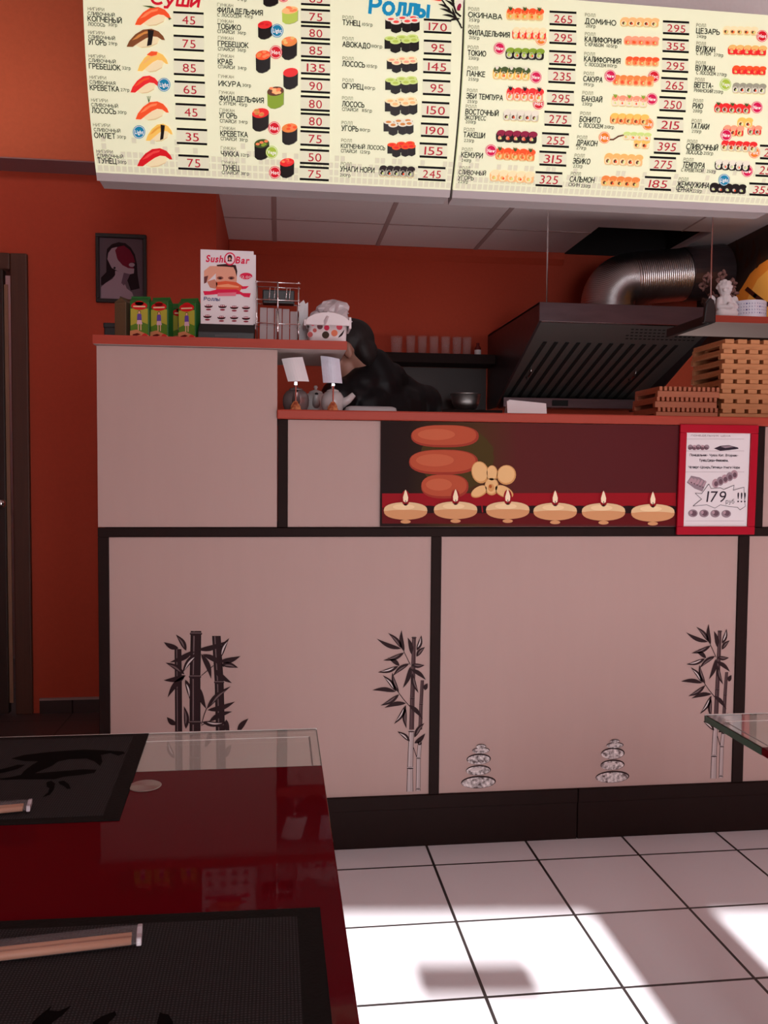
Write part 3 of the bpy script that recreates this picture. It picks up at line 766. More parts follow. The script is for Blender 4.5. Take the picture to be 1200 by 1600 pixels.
def price(m, t, cx, y0, y1, w=46, bg=True):
    m.new('pr', 'price_label'); c = (y0+y1)/2; sl = .046
    z = lambda x, y: (x, y+(x-cx)*sl)
    sh = 0
    if bg: m.pr.px([z(cx-w/2-1, y0-2), z(cx+w/2+1, y0-2), z(cx+w/2+1, y1+2), z(cx-w/2-1, y1+2)], lab_bg, 0)
    for y in (y0, y1): m.pr.px([z(cx-w/2, y-1.7), z(cx+w/2, y-1.7), z(cx+w/2, y+1.7), z(cx-w/2, y+1.7)], t_bar, 1)
    tw = {1: 11, 2: 19.5, 3: 27.5}[len(t)]
    m.pr.text(t, cx-tw/2, cx+tw/2, c+.3-tw/2*sl, min(13.4, (y1-y0)*.66), t_red, 2)
BADGE = {'Light': mi('badge_blue', 22, 124, 160), 'Hot': mi('badge_red', 200, 24, 40), 'New': mi('badge_pink', 200, 20, 74), 'Hit': mi('badge_orange', 220, 122, 40), 'Vege': mi('badge_green', 158, 186, 62)}
w_ink = mi('badge_white', 240, 236, 226)
def badge(m, kind, x, y, r=9.2):
    m.new('bad', 'round_badge'); c = BADGE[kind]
    m.bad.ell(x, y, r, r*1.06, c, 6); m.bad.ell(x, y, r*.89, r*.95, w_ink, 7); m.bad.ell(x, y, r*.82, r*.88, c, 8)
    m.bad.text(kind, x-r*.66, x+r*.66, y-.3, r*.62, w_ink, 9, bold=.03)
rng = random.Random(11)
food = {k: mi('food_'+k, *v) for k, v in dict(nori=(26, 20, 18), nori2=(44, 34, 32), rice=(232, 216, 172), rice2=(206, 190, 146), ricew=(222, 216, 196), salmon=(232, 84, 42), salmon2=(242, 132, 84), tuna=(206, 28, 36), tuna2=(226, 70, 66),
    eel=(122, 72, 40), eel2=(198, 132, 66), egg=(238, 190, 92), egg2=(214, 158, 62), green=(130, 158, 48), green2=(176, 196, 84), dgreen=(66, 84, 40), cuc=(196, 214, 128), orange=(224, 132, 66), peach=(240, 184, 122), pink=(232, 160, 126), red=(222, 44, 44),
    grey=(150, 148, 128), grey2=(186, 184, 164), brown=(96, 56, 40), scal=(226, 180, 104), crab=(236, 150, 118), dark=(40, 30, 30), plum=(140, 30, 60)).items()}
def shp(m, cx, cy, w, h, pts, mt, lay): m.pic.px([(cx+x*w/2, cy-y*h/2) for x, y in pts], mt, lay)
def nigiri(m, cx, cy, w, h, top, hi, kind=0):
    m.new('pic', 'dish_picture')
    shp(m, cx, cy, w, h, [(-.6, -.62), (-.25, -.82), (.2, -.72), (.62, -.42), (.74, .0), (.5, .35), (-.2, .2)], food['rice'], 1)
    shp(m, cx, cy, w, h, [(-.5, -.7), (-.25, -.82), (.2, -.72), (.62, -.42), (.6, -.52), (.2, -.84), (-.2, -.9)], food['rice2'], 2)
    shp(m, cx, cy, w, h, [(-1, -.78), (-.86, -.25), (-.55, .35), (-.15, .78), (.3, .86), (.66, .62), (.9, .2), (1, -.18), (.84, -.16), (.6, .12), (.3, .18), (0, -.02), (-.35, -.4), (-.68, -.8)], top, 3)
    shp(m, cx, cy, w, h, [(-.72, -.2), (-.4, .3), (-.05, .6), (.3, .68), (.25, .5), (-.1, .35), (-.45, -.05)], hi, 4)
    if kind == 'nori': shp(m, cx, cy, w, h, [(.1, .78), (.42, .7), (.38, .2), (.3, -.62), (.06, -.74), (.12, 0)], food['nori'], 5)
    if kind == 'top': shp(m, cx, cy, w, h, [(-.4, .62), (-.1, .92), (.3, .88), (.25, .6), (-.1, .5)], food['salmon'], 5)
    if kind == 'leaf': shp(m, cx, cy, w, h, [(-.6, .98), (-.1, .95), (.2, .78), (-.1, .75)], food['dgreen'], 5); shp(m, cx, cy, w, h, [(.85, -.1), (1.06, -.22), (.9, -.35)], food['dgreen'], 5)
    if kind == 'sprig':
        for k in (-1, 0, 1): m.pic.line([(cx-w*.1, cy-h*.38), (cx-w*.1+k*2.6, cy-h*.66)], .8, food['dgreen'], 5)
def gunkan(m, cx, cy, w, h, body, top, hi, blobs=5):
    m.new('pic', 'dish_picture')
    pts = [(-.95, .3), (-.92, -.75), (-.6, -.95), (-.1, -1), (.5, -.86), (.92, -.62), (.95, .5), (.4, .2), (-.2, .1), (-.6, .15)]
    shp(m, cx, cy, w, h, [(x+.06, y-.03) for x, y in pts], food['grey'], 0)
    shp(m, cx, cy, w, h, pts, body, 1)
    m.pic.ell(cx, cy-h*.22, w*.49, h*.19, top, 2, rot=-8)
    for k in range(blobs):
        a = rng.random()*6.28; q = rng.random()**.5
        m.pic.ell(cx+math.cos(a)*w*.34*q, cy-h*.25+math.sin(a)*h*.13*q, w*.13, h*.055, hi if k % 2 else food['salmon2'] if blobs > 5 else hi, 3+k % 2)
def maki(m, cx, cy, w, h, ring, core):
    m.new('pic', 'dish_picture')
    nn = [(-.66, .55), (0, .68), (.62, .74)]; fr = [(-.36, .22), (.28, .30), (.76, .38)]
    for x, y in nn: shp(m, cx, cy, w, h, [(x-.33, y), (x+.33, y), (x+.33, y-1.1), (x-.33, y-1.1)], food['nori'], 1)
    for x, y in nn: m.pic.ell(cx+x*w/2, cy-y*h/2, w*.165, h*.13, ring, 2); m.pic.ell(cx+x*w/2, cy-y*h/2, w*.09, h*.065, core, 3)
    for x, y in fr[:2]+[(.74, .36)]:
        xr = min(.26, 1-x) if x > .5 else .3
        shp(m, cx, cy, w, h, [(x-.3, y), (x+xr, y), (x+xr, y-1.0), (x+xr-.1, y-1.12), (x, y-1.26), (x-.22, y-1.12), (x-.3, y-1)], food['nori'], 4)
        shp(m, cx, cy, w, h, [(x-.3, y-.1), (x-.26, y-.1), (x-.26, y-1.0), (x-.3, y-1)], food['nori2'], 5)
    for x, y in fr: m.pic.ell(cx+min(x, .7)*w/2, cy-y*h/2, w*.16, h*.15, ring, 6); m.pic.ell(cx+min(x, .7)*w/2, cy-y*h/2, w*.085, h*.075, core, 7)
def ura(m, cx, cy, w, h, body, face, core, top=None, n=5, sprig=None, slope=.05, dark=None):
    m.new('pic', 'dish_picture'); dx = w/(n+.4)
    for k in range(n):
        x = cx-w/2+dx*(k+.7); y = cy+(k-n/2)*slope*dx
        if top: m.pic.ell(x+dx*.15, y-h*.30, dx*.58, h*.26, top, 1+3*k)
        sq = [(x+dx*.56*math.copysign(abs(math.cos(a))**.6, math.cos(a)), y+h*.40*math.copysign(abs(math.sin(a))**.6, math.sin(a))) for a in [6.283*j/16 for j in range(16)]]
        m.pic.px([(a+.7, c+.9) for a, c in sq], food['rice2'] if not dark else food['nori'], 1+3*k)
        m.pic.px(sq, body, 2+3*k)
        if top: m.pic.ell(x+dx*.05, y-h*.24, dx*.5, h*.2, top, 3+3*k)
        m.pic.ell(x-dx*.06, y+h*.08, dx*.38, h*.27, face, 3+3*k); m.pic.ell(x-dx*.10, y+h*.08, dx*.20, h*.15, core, 4+3*k, rot=30); m.pic.ell(x+dx*.04, y+h*.13, dx*.12, h*.10, food['salmon'] if k % 2 else food['cuc'], 5+3*k); m.pic.px([(x-dx*.5, y+h*.34), (x+dx*.5, y+h*.34), (x+dx*.34, y+h*.42), (x-dx*.34, y+h*.42)], food['rice2'] if not dark else food['nori'], 3+3*k)
        for j in range(2): m.pic.ell(x+(rng.random()-.5)*dx*.7, y-h*.3+rng.random()*h*.12, dx*.1, h*.05, top or face, 5+3*k)
        if sprig and k % 2 == 0:
            for j in (-1, 0, 1): m.pic.leaf((x+j*3., y-h*.66), (x, y-h*.3), 2.2, sprig, 6+3*k)
def squares(m, x0, x1):
    p_ = m.sq; sg = mi('menu_square', 208, 206, 180)
    pitch = .0165
    for r in range(5):
        z = MZP+.004+r*pitch; k = 0; x = x0+.006
        while x+.013 < x1:
            keep = (1, 1, .75, .35, .12)[r]
            if rng.random() < keep:
                p_.poly([(x, z), (x+.0135, z), (x+.0135, z+.0135), (x, z+.0135)], sg, -2)
            x += pitch
# ---- left board
m1 = Menu(menuL); squares(m1, -.51, .50)
lines(m1, [('НИГИРИ', 137.6, 162.6, 13.7, 'g'), ('СЛИВОЧНЫЙ', 137.6, 179, 20.9, 's'), ('КОПЧЕНЫЙ', 137.6, 189.7, 29, 'h'), ('ЛОСОСЬ', 138, 164, 37.6, 's'), ('30гр', 169, 183, 38.5, 'w'),
 ('НИГИРИ', 138, 163, 50.4, 'g'), ('СЛИВОЧНЫЙ', 138.6, 179.4, 57.4, 's'), ('УГОРЬ', 138.6, 166, 65.4, 'h'), ('29гр', 169.6, 183, 67.7, 'w'),
 ('НИГИРИ', 139, 164, 87.3, 'g'), ('СЛИВОЧНЫЙ', 139, 180.5, 94, 's'), ('ГРЕБЕШОК', 139.6, 187.7, 103, 'h'), ('32гр', 190.8, 204, 106, 'w'),
 ('НИГИРИ', 140.4, 165.5, 120.4, 'g'), ('СЛИВОЧНАЯ', 140.4, 180, 128, 's'), ('КРЕВЕТКА', 141, 185.6, 136.5, 'h'), ('27гр', 188.5, 202, 140, 'w'),
 ('НИГИРИ', 142.7, 168, 156, 'g'), ('СЛИВОЧНЫЙ', 143, 184, 163.5, 's'), ('ЛОСОСЬ', 143.8, 181, 172, 'h'), ('30гр', 183.8, 197.5, 175, 'w'),
 ('НИГИРИ', 145.8, 171.7, 194.8, 'g'), ('СЛИВОЧНЫЙ', 147, 187.7, 202.3, 's'), ('ОМЛЕТ', 147.6, 180, 211, 'h'), ('30гр', 183, 196.7, 213.4, 'w'),
 ('НИГИРИ', 151, 176, 235.8, 'g'), ('СЛИВОЧНЫЙ', 152, 192, 242.8, 's'), ('ТУНЕЦ', 152.8, 181.5, 250.4, 'h'), ('30гр', 184, 197.5, 252.6, 'w'),
 ('34гр', 371, 385, -1, 'w'), ('ГУНКАН', 340, 364, 7.5, 'g'), ('ФИЛАДЕЛЬФИЯ', 340, 410, 15.5, 'h'), ('С ЛОСОСЕМ', 340, 376.7, 23.3, 's'), ('45гр', 381.7, 395, 25.5, 'w'),
 ('ГУНКАН', 340.5, 364.5, 32.5, 'g'), ('ТОБИКО', 340, 376, 41, 'h'), ('СПАЙСИ', 340, 366, 49, 's'), ('36гр', 371, 384, 51, 'w'),
 ('ГУНКАН', 341, 364.5, 59, 'g'), ('ГРЕБЕШОК', 341, 387.5, 68, 'h'), ('СПАЙСИ', 341, 366, 76.3, 's'), ('36гр', 371, 384, 78, 'w'),
 ('ГУНКАН', 341, 365, 87, 'g'), ('КРАБ', 341, 363, 95.8, 'h'), ('СПАЙСИ', 341, 366.5, 104, 's'), ('34гр', 371.5, 385, 106, 'w'),
 ('ГУНКАН', 341.5, 365, 119, 'g'), ('ИКУРА', 342, 376, 130, 'h'), ('30гр', 378.7, 392, 133, 'w'),
 ('ГУНКАН', 342.5, 365.5, 144, 'g'), ('ФИЛАДЕЛЬФИЯ', 343, 411.7, 153, 'h'), ('С УГРЕМ', 343, 368, 161, 's'), ('45гр', 373, 386, 163, 'w'),
 ('ГУНКАН', 343.5, 366, 171.7, 'g'), ('УГОРЬ', 343, 370, 179.7, 'h'), ('СПАЙСИ', 344, 368.7, 188.7, 's'), ('34гр', 373, 386.7, 190, 'w'),
 ('ГУНКАН', 344, 367, 199.7, 'g'), ('КРЕВЕТКА', 344.7, 386.7, 208, 'h'), ('СПАЙСИ', 345, 369.5, 216.3, 's'), ('31гр', 374, 387, 218, 'w'),
 ('ГУНКАН', 345.3, 368, 231, 'g'), ('ЧУККА', 345.8, 373, 239.6, 'h'), ('32гр', 375.8, 389, 241.7, 'w'),
 ('ГУНКАН', 347, 369.5, 253.5, 'g'), ('ТУНЕЦ', 347.5, 373.7, 261.5, 'h'), ('СПАЙСИ', 347, 371.7, 269, 's'), ('31гр', 376, 389, 270.5, 'w'),
 ('РОЛЛ', 535.5, 552, 27, 'g'), ('ТУНЕЦ', 535.5, 562.4, 35, 'h'), ('105гр', 565.8, 581.8, 38, 'w'), ('РОЛЛ', 535.5, 552, 60, 'g'), ('АВОКАДО', 535.5, 578.4, 69, 'h'), ('110гр', 580.5, 597, 72, 'w'),
 ('РОЛЛ', 535.5, 552, 91, 'g'), ('ЛОСОСЬ', 535, 570, 99.3, 'h'), ('105гр', 572.8, 589, 103, 'w'), ('РОЛЛ', 535.5, 552, 125, 'g'), ('ОГУРЕЦ', 535, 567.6, 134, 'h'), ('110гр', 569.6, 586, 137, 'w'),
 ('РОЛЛ', 534.8, 551, 153, 'g'), ('ЛОСОСЬ', 534.8, 569, 162, 'h'), ('СПАЙСИ', 534.8, 559, 170.5, 's'), ('115гр', 565.8, 581, 172.3, 'w'), ('РОЛЛ', 534, 550.5, 191.5, 'g'), ('УГОРЬ', 534, 559.8, 200, 'h'), ('110гр', 562.4, 578, 202.5, 'w'),
 ('РОЛЛ', 533.5, 549.5, 219, 'g'), ('КОПЧЕНЫЙ ЛОСОСЬ', 533, 601.7, 227.5, 'H'), ('СПАЙСИ', 533, 557, 235.4, 's'), ('125гр', 563, 578, 237, 'w'), ('РОЛЛ', 532.7, 549, 255.5, 'g'), ('УНАГИ НОРИ', 532, 584.6, 263.2, 'h'), ('210гр', 531, 547.5, 273, 'w')])
for t, y0, y1, cx in (('45', 20.5, 41.5, 294.5), ('75', 57, 78.5, 295), ('85', 94.3, 116.7, 295.5), ('65', 128.4, 150.3, 296.5), ('45', 163.5, 186, 298), ('35', 202.3, 224.2, 300), ('75', 243.6, 264, 302.4)): price(m1, t, cx, y0, y1, 47.5)
for t, y0, y1, cx in (('65', -12.5, 7.6, 493), ('75', 16.3, 35.8, 493), ('80', 41.7, 61, 493), ('85', 68, 89, 493), ('135', 95.3, 115.5, 493), ('90', 123.7, 144, 493), ('80', 151.3, 172.3, 492.5), ('80', 178.3, 199.5, 492.5), ('75', 205.8, 226.7, 492), ('50', 234.7, 255.3, 491.5), ('75', 261.5, 280.5, 491)): price(m1, t, cx, y0, y1, 45.5)
for t, y0, y1, cx in (('170', 31.8, 51, 683.5), ('95', 64.6, 84.5, 683.5), ('145', 93.8, 113.7, 682.5), ('95', 126.6, 147.8, 682), ('150', 160.7, 182.6, 680.5), ('190', 193.8, 213, 679), ('155', 224.8, 245.3, 677), ('245', 261.7, 280.8, 674.5)): price(m1, t, cx, y0, y1, 43)
t_blue, t_rtitle = mi('title_blue', 24, 134, 176), mi('title_red', 196, 22, 44)
m1.new('tx', 'heading'); m1.tx.text('Роллы', 578, 667, 8, 24, t_blue, 2, .24, shear=.08)
m1.new('tx', 'heading'); m1.tx.text('Суши', 236, 308, -3, 17, t_rtitle, 2, .24, shear=.2)
food_ = food
nigiri(m1, 239, 26, 56, 34, food['salmon'], food['salmon2'], 'leaf'); nigiri(m1, 228, 60, 60, 34, food['eel'], food['eel2'], 'nori'); nigiri(m1, 239, 97, 48, 36, food['egg'], food['scal'], 'top')
nigiri(m1, 227, 132, 46, 32, food['red'], food['salmon']); nigiri(m1, 238, 173, 52, 34, food['salmon'], food['salmon2'], 'sprig'); nigiri(m1, 249, 207, 42, 32, food['egg'], food['egg2'], 'nori'); nigiri(m1, 242, 246, 55, 34, food['tuna'], food['tuna2'])
badge(m1, 'Light', 256.5, 132.5, 10); badge(m1, 'Light', 217.5, 206, 9.8)
gunkan(m1, 423, -4, 25, 30, food['nori'], food['orange'], food['peach']); gunkan(m1, 453, 23, 26, 30, food['green2'], food['peach'], food['salmon2'], 7); gunkan(m1, 414, 46, 23, 32, food['nori'], food['red'], food['tuna'], 3)
gunkan(m1, 452, 74, 25, 40, food['nori'], food['orange'], food['scal'], 7); gunkan(m1, 411, 95, 24, 39, food['nori'], food['salmon'], food['orange'], 8); gunkan(m1, 454, 121.5, 24, 37, food['nori'], food['red'], food['red'], 3)
gunkan(m1, 430.5, 151, 27, 38, food['green'], food['brown'], food['peach'], 9); gunkan(m1, 407, 185.5, 27, 40, food['nori'], food['red'], food['eel2'], 9); gunkan(m1, 452.5, 208, 25, 37, food['nori'], food['orange'], food['salmon'], 7)
gunkan(m1, 409, 232, 24, 36, food['nori'], food['dgreen'], food['green'], 6); gunkan(m1, 448.5, 261, 23, 34, food['nori'], food['red'], food['tuna2'], 6)
badge(m1, 'Light', 433, 48.5, 10); badge(m1, 'Hot', 431, 82, 10); badge(m1, 'Hot', 428.5, 200, 9.6); badge(m1, 'Vege', 424.5, 237.5, 9.4); badge(m1, 'Hot', 429.5, 269, 9.2); badge(m1, 'Hot', 443, -5.5, 9.2)
for (cx, cy, w_, h_, rg, co) in ((628.5, 38, 54, 28, 'ricew', 'tuna2'), (627.5, 68.5, 54, 29, 'cuc', 'green2'), (628, 101, 48, 26, 'rice', 'pink'), (627, 133, 51, 28, 'cuc', 'green2'), (626.5, 166, 51, 30, 'rice', 'peach'), (622.5, 198, 47, 27, 'ricew', 'eel2'), (627, 233, 44, 25, 'salmon', 'red')):
    maki(m1, cx, cy, w_, h_, food[rg], food[co])
ura(m1, 619, 269, 58, 18, food['grey'], food['grey2'], food['nori'], food['dark'], 5, slope=.03)
# ornament at the seam
m1.new('pic', 'ornament')
for L in ([(690, 0), (700, 14), (714, 30), (721, 44)], [(702, -4), (710, 8), (718, 16)]): m1.pic.line(L, 2.4, food['nori'], 3)
for tip, bs in (((684, 7), (704, 16)), ((686, 14), (708, 23)), ((690, 24), (712, 29)), ((694, 0), (712, 14)), ((700, 34), (719, 30)), ((721, 40), (706, 12))): m1.pic.leaf(tip, bs, 4, food['nori'], 4)
m1.pic.ell(716, 8, 6, 10, food['ricew'], 5, rot=20); m1.pic.ell(717, 12, 3, 6, food['plum'], 6, rot=20); m1.pic.line([(708, -4), (708, 8), (712, 20), (719, 26)], 3, food['nori'], 7)
m1.pic.leaf((672, 0), (690, 2), 4, food['red'], 4)
m1.build()
# ---- right board
m2 = Menu(menuR); squares(m2, .508, 1.518)
lines(m2, [('РОЛЛ', 732, 748, 14, 'g'), ('ОКИНАВА', 732, 784, 23, 'h'), ('253гр', 732.5, 749, 31, 'w'), ('РОЛЛ', 732, 748, 42, 'g'), ('ФИЛАДЕЛЬФИЯ', 732, 796, 50.4, 'h'), ('215гр', 732.5, 748.7, 58.5, 'w'),
 ('РОЛЛ', 731, 747, 73.7, 'g'), ('ТОКИО', 731, 759, 82.4, 'h'), ('230гр', 732, 748, 90.6, 'w'), ('РОЛЛ', 730.8, 746.6, 106, 'g'), ('ПАНКЕ', 730, 757.6, 114.6, 'h'), ('255гр', 731.4, 747.5, 123.5, 'w'),
 ('РОЛЛ', 730, 745.5, 141, 'g'), ('ЭБИ ТЕМПУРА', 729, 785.6, 149.6, 'h'), ('255гр', 730, 745.5, 158, 'w'), ('РОЛЛ', 728, 744, 166, 'g'), ('ВОСТОЧНЫЙ', 727.7, 778.7, 174.2, 'h'), ('ЭКСПРЕСС', 726.4, 759, 183.2, 'H'), ('200гр', 727.5, 743.4, 190, 'w'),
 ('РОЛЛ', 725, 741, 202, 'g'), ('ТАКЕШИ', 724.5, 757.4, 210, 'h'), ('225гр', 725, 740.5, 219, 'w'), ('РОЛЛ', 722, 738, 233, 'g'), ('КЕМУРИ', 721, 754, 241.4, 'h'), ('240гр', 721, 736, 250, 'w'),
 ('РОЛЛ', 718, 734, 262, 'g'), ('СЛИВОЧНЫЙ', 717, 759, 268.6, 'H'), ('УГОРЬ', 716, 740, 277, 'H'), ('225гр', 715.6, 731, 283, 'w'),
 ('РОЛЛ', 914, 929.7, 23.4, 'g'), ('ДОМИНО', 914, 962, 32.8, 'h'), ('210гр', 915, 930, 40.5, 'w'), ('РОЛЛ', 914, 929.7, 53, 'g'), ('КАЛИФОРНИЯ', 914, 970, 61.2, 'h'), ('С КРАБОМ', 914, 942.7, 69.3, 's'), ('105гр', 948, 964, 71.5, 'w'),
 ('РОЛЛ', 913, 929, 84, 'g'), ('КАЛИФОРНИЯ', 913, 969, 92, 'h'), ('С ЛОСОСЕМ', 914, 946.5, 100.5, 's'), ('110гр', 949, 963.6, 102.4, 'w'), ('РОЛЛ', 912.3, 927.5, 114.5, 'g'), ('САКУРА', 911.7, 941, 123, 'h'), ('195гр', 912.3, 927.5, 131.7, 'w'),
 ('РОЛЛ', 910, 926, 145, 'g'), ('БАНЗАЙ', 909.5, 940.5, 154, 'h'), ('230гр', 909.5, 925, 162, 'w'), ('РОЛЛ', 907, 922.5, 177, 'g'), ('БОНИТО', 906, 938, 186, 'h'), ('С ЛОСОСЕМ', 904.8, 942, 195.4, 'H'), ('210гр', 944, 959, 198, 'w'),
 ('РОЛЛ', 902, 917, 214, 'g'), ('ДРАКОН', 901, 933, 222.5, 'h'), ('271гр', 900.5, 915.6, 230.7, 'w'), ('РОЛЛ', 898, 913, 242.7, 'g'), ('ЭБИКО', 895.6, 922, 251, 'h'), ('232гр', 895.5, 910, 259, 'w'),
 ('РОЛЛ', 892, 907, 271, 'g'), ('САЛЬМОН', 890.7, 928.6, 279.4, 'h'), ('СКИН', 888.5, 905.5, 288, 's'), ('230гр', 907.6, 922.5, 290, 'w'),
 ('РОЛЛ', 1088, 1102.5, 39.4, 'g'), ('ЦЕЗАРЬ', 1088, 1124, 48, 'h'), ('240гр', 1088.4, 1103, 56.8, 'w'), ('РОЛЛ', 1088, 1102.3, 67.8, 'g'), ('ВУЛКАН', 1087.8, 1116.6, 75.8, 'h'), ('С УГРЕМ', 1088, 1110, 83.2, 's'), ('270гр', 1115, 1129.6, 85.8, 'w'),
 ('РОЛЛ', 1087.4, 1102, 98, 'g'), ('ВУЛКАН', 1087, 1116, 105.8, 'h'), ('С ЛОСОСЕМ', 1088, 1118, 113.6, 's'), ('270гр', 1120, 1135, 116, 'w'), ('РОЛЛ', 1086, 1100.4, 124, 'g'), ('ВЕГЕТА-', 1085, 1114, 132.4, 'h'), ('РИАНСКИЙ', 1084.7, 1113.5, 141, 's'), ('250гр', 1115, 1129.6, 143, 'w'),
 ('РОЛЛ', 1083.5, 1098, 157, 'g'), ('РИО', 1082.6, 1098, 165.2, 'h'), ('200гр', 1082.6, 1097, 173, 'w'), ('РОЛЛ', 1081, 1095.6, 188.5, 'g'), ('ТАТАКИ', 1079.8, 1107.5, 196.5, 'h'), ('235гр', 1080.8, 1095.4, 204.7, 'w'),
 ('РОЛЛ', 1074, 1089, 220.6, 'g'), ('СЛИВОЧНЫЙ', 1072.6, 1121.6, 228.4, 'h'), ('ЛОСОСЬ', 1072.6, 1097.5, 237, 'H'), ('215гр', 1099, 1114, 239, 'w'), ('РОЛЛ', 1068, 1083, 249, 'g'), ('ТЕМПУРА', 1066.8, 1101.4, 257, 'h'), ('С КРЕВЕТКОЙ', 1064.6, 1099, 265, 's'), ('250гр', 1104, 1118, 267.3, 'w'),
 ('РОЛЛ', 1060.5, 1075, 279.5, 'g'), ('ЖЕМЧУЖИНА', 1058, 1108.6, 287.4, 'h'), ('ЧЕРНАЯ', 1056, 1081, 295.6, 'H'), ('225гр', 1082, 1096.5, 298, 'w')])
for t, y0, y1, cx in (('265', 19.5, 39, 879.4), ('295', 48.8, 68, 879.2), ('225', 81, 101, 878.8), ('235', 108.3, 129, 877.5), ('295', 143, 163, 875.5), ('275', 175.5, 195.7, 871.5), ('255', 209, 228.6, 867.8), ('315', 237.7, 257.8, 863.6), ('325', 269.8, 290, 857.5)): price(m2, t, cx, y0, y1, 42)
for t, y0, y1, cx in (('295', 34.7, 53, 1056), ('355', 62.8, 81, 1055.3), ('295', 93, 112, 1054.6), ('265', 122.8, 143, 1053.3), ('250', 152.7, 173, 1050.5), ('215', 184.6, 204.7, 1046.7), ('395', 217.7, 239.3, 1041.8), ('275', 246.3, 266, 1035.5), ('185', 277.3, 295.8, 1027.8)): price(m2, t, cx, y0, y1, 41)
for t, y0, y1, cx in (('295', 228.3, 248, 1207.5), ('250', 256, 275, 1200.5), ('355', 287.3, 304.5, 1191)): price(m2, t, cx, y0, y1, 41)
f = food
ura(m2, 819, 25, 60, 20, f['peach'], f['scal'], f['egg2'], f['salmon'], 5, f['dgreen']); ura(m2, 826, 55, 55, 20, f['red'], f['peach'], f['ricew'], f['rice'], 5); ura(m2, 819, 86, 62, 18, f['nori'], f['grey2'], f['green2'], f['green'], 5, dark=1)
ura(m2, 798, 117, 60, 21, f['egg'], f['rice'], f['egg2'], f['dgreen'], 5, f['ricew']); ura(m2, 819, 150, 60, 22, f['crab'], f['ricew'], f['orange'], f['red'], 5, f['nori']); ura(m2, 813, 182, 58, 19, f['grey2'], f['ricew'], f['brown'], f['ricew'], 5)
ura(m2, 806, 215, 66, 19, f['nori'], f['dark'], f['crab'], f['plum'], 5, dark=1); ura(m2, 804, 243, 64, 20, f['orange'], f['peach'], f['eel2'], f['salmon'], 5, f['dgreen']); ura(m2, 799, 277, 72, 19, f['peach'], f['rice'], f['scal'], f['rice'], 5)
ura(m2, 998, 37, 62, 15, f['scal'], f['rice'], f['brown'], f['peach'], 5); ura(m2, 1001, 66, 56, 15, f['crab'], f['salmon2'], f['salmon'], f['pink'], 5); ura(m2, 1002, 98, 54, 15, f['peach'], f['salmon2'], f['orange'], f['salmon'], 5)
ura(m2, 988, 128, 66, 17, f['peach'], f['salmon2'], f['salmon'], f['orange'], 6); ura(m2, 982, 160, 58, 18, f['rice'], f['ricew'], f['rice'], f['crab'], 5, f['green']); ura(m2, 982, 188, 62, 18, f['orange'], f['peach'], f['eel'], f['egg'], 5)
ura(m2, 994, 214, 46, 13, f['rice'], f['ricew'], f['scal'], f['cuc'], 4); ura(m2, 1001, 226, 28, 16, f['rice'], f['peach'], f['brown'], f['egg'], 2); m2.pic.line([(950, 218), (958, 218), (966, 213), (974, 211)], 2.4, f['brown'], 2)
ura(m2, 973, 251, 62, 19, f['peach'], f['rice'], f['brown'], f['scal'], 5); ura(m2, 968, 285, 62, 17, f['peach'], f['scal'], f['brown'], f['orange'], 5)
ura(m2, 1155, 50, 56, 14, f['rice'], f['scal'], f['brown'], f['rice'], 5); ura(m2, 1166, 81, 62, 17, f['red'], f['red'], f['crab'], f['scal'], 5); ura(m2, 1169, 112, 54, 15, f['red'], f['red'], f['salmon2'], f['salmon'], 5)
ura(m2, 1169, 140, 54, 17, f['grey2'], f['ricew'], f['nori'], f['grey'], 5); ura(m2, 1143, 171, 58, 16, f['red'], f['grey2'], f['brown'], f['red'], 5, f['dgreen'])
ura(m2, 1145, 206, 34, 18, f['red'], f['peach'], f['brown'], f['pink'], 3); ura(m2, 1163, 193, 26, 16, f['egg'], f['rice'], f['brown'], f['egg'], 2); ura(m2, 1178, 205, 24, 16, f['red'], f['grey2'], f['brown'], f['crab'], 2)
ura(m2, 1153, 230, 58, 17, f['grey2'], f['rice'], f['eel'], f['red'], 5); ura(m2, 1143, 259, 56, 17, f['nori'], f['ricew'], f['grey2'], f['ricew'], 5, dark=1); ura(m2, 1136, 295, 58, 15, f['nori'], f['nori2'], f['grey2'], f['nori'], 5, dark=1)
for k, x, y in (('Hit', 845, 62), ('New', 780, 76), ('New', 837, 121), ('Hot', 841, 162), ('New', 767, 235), ('New', 953, 119), ('Hot', 1021, 120), ('New', 1018, 155), ('Hit', 1012, 194), ('Hit', 944, 215), ('Hot', 1190, 57), ('Vege', 1133, 132), ('New', 1182, 168), ('New', 1134, 211), ('Hit', 1178, 238), ('New', 1167, 267), ('Light', 1131, 281)):
    badge(m2, k, x, y, 8.8)
m2.build()

# ================================================================== ON THE RAISED CABINET (top z = 1.529)
ZT = 1.529
b = MB(); b.box(-.530, -.478, 2.70, 2.77, ZT, 1.592, m_blackp); b.box(-.532, -.476, 2.698, 2.772, 1.578, 1.594, m_blackp)
tag(b.build('black_box', bevel=.003), 'small black box at the far left end of the raised cabinet top', 'box')

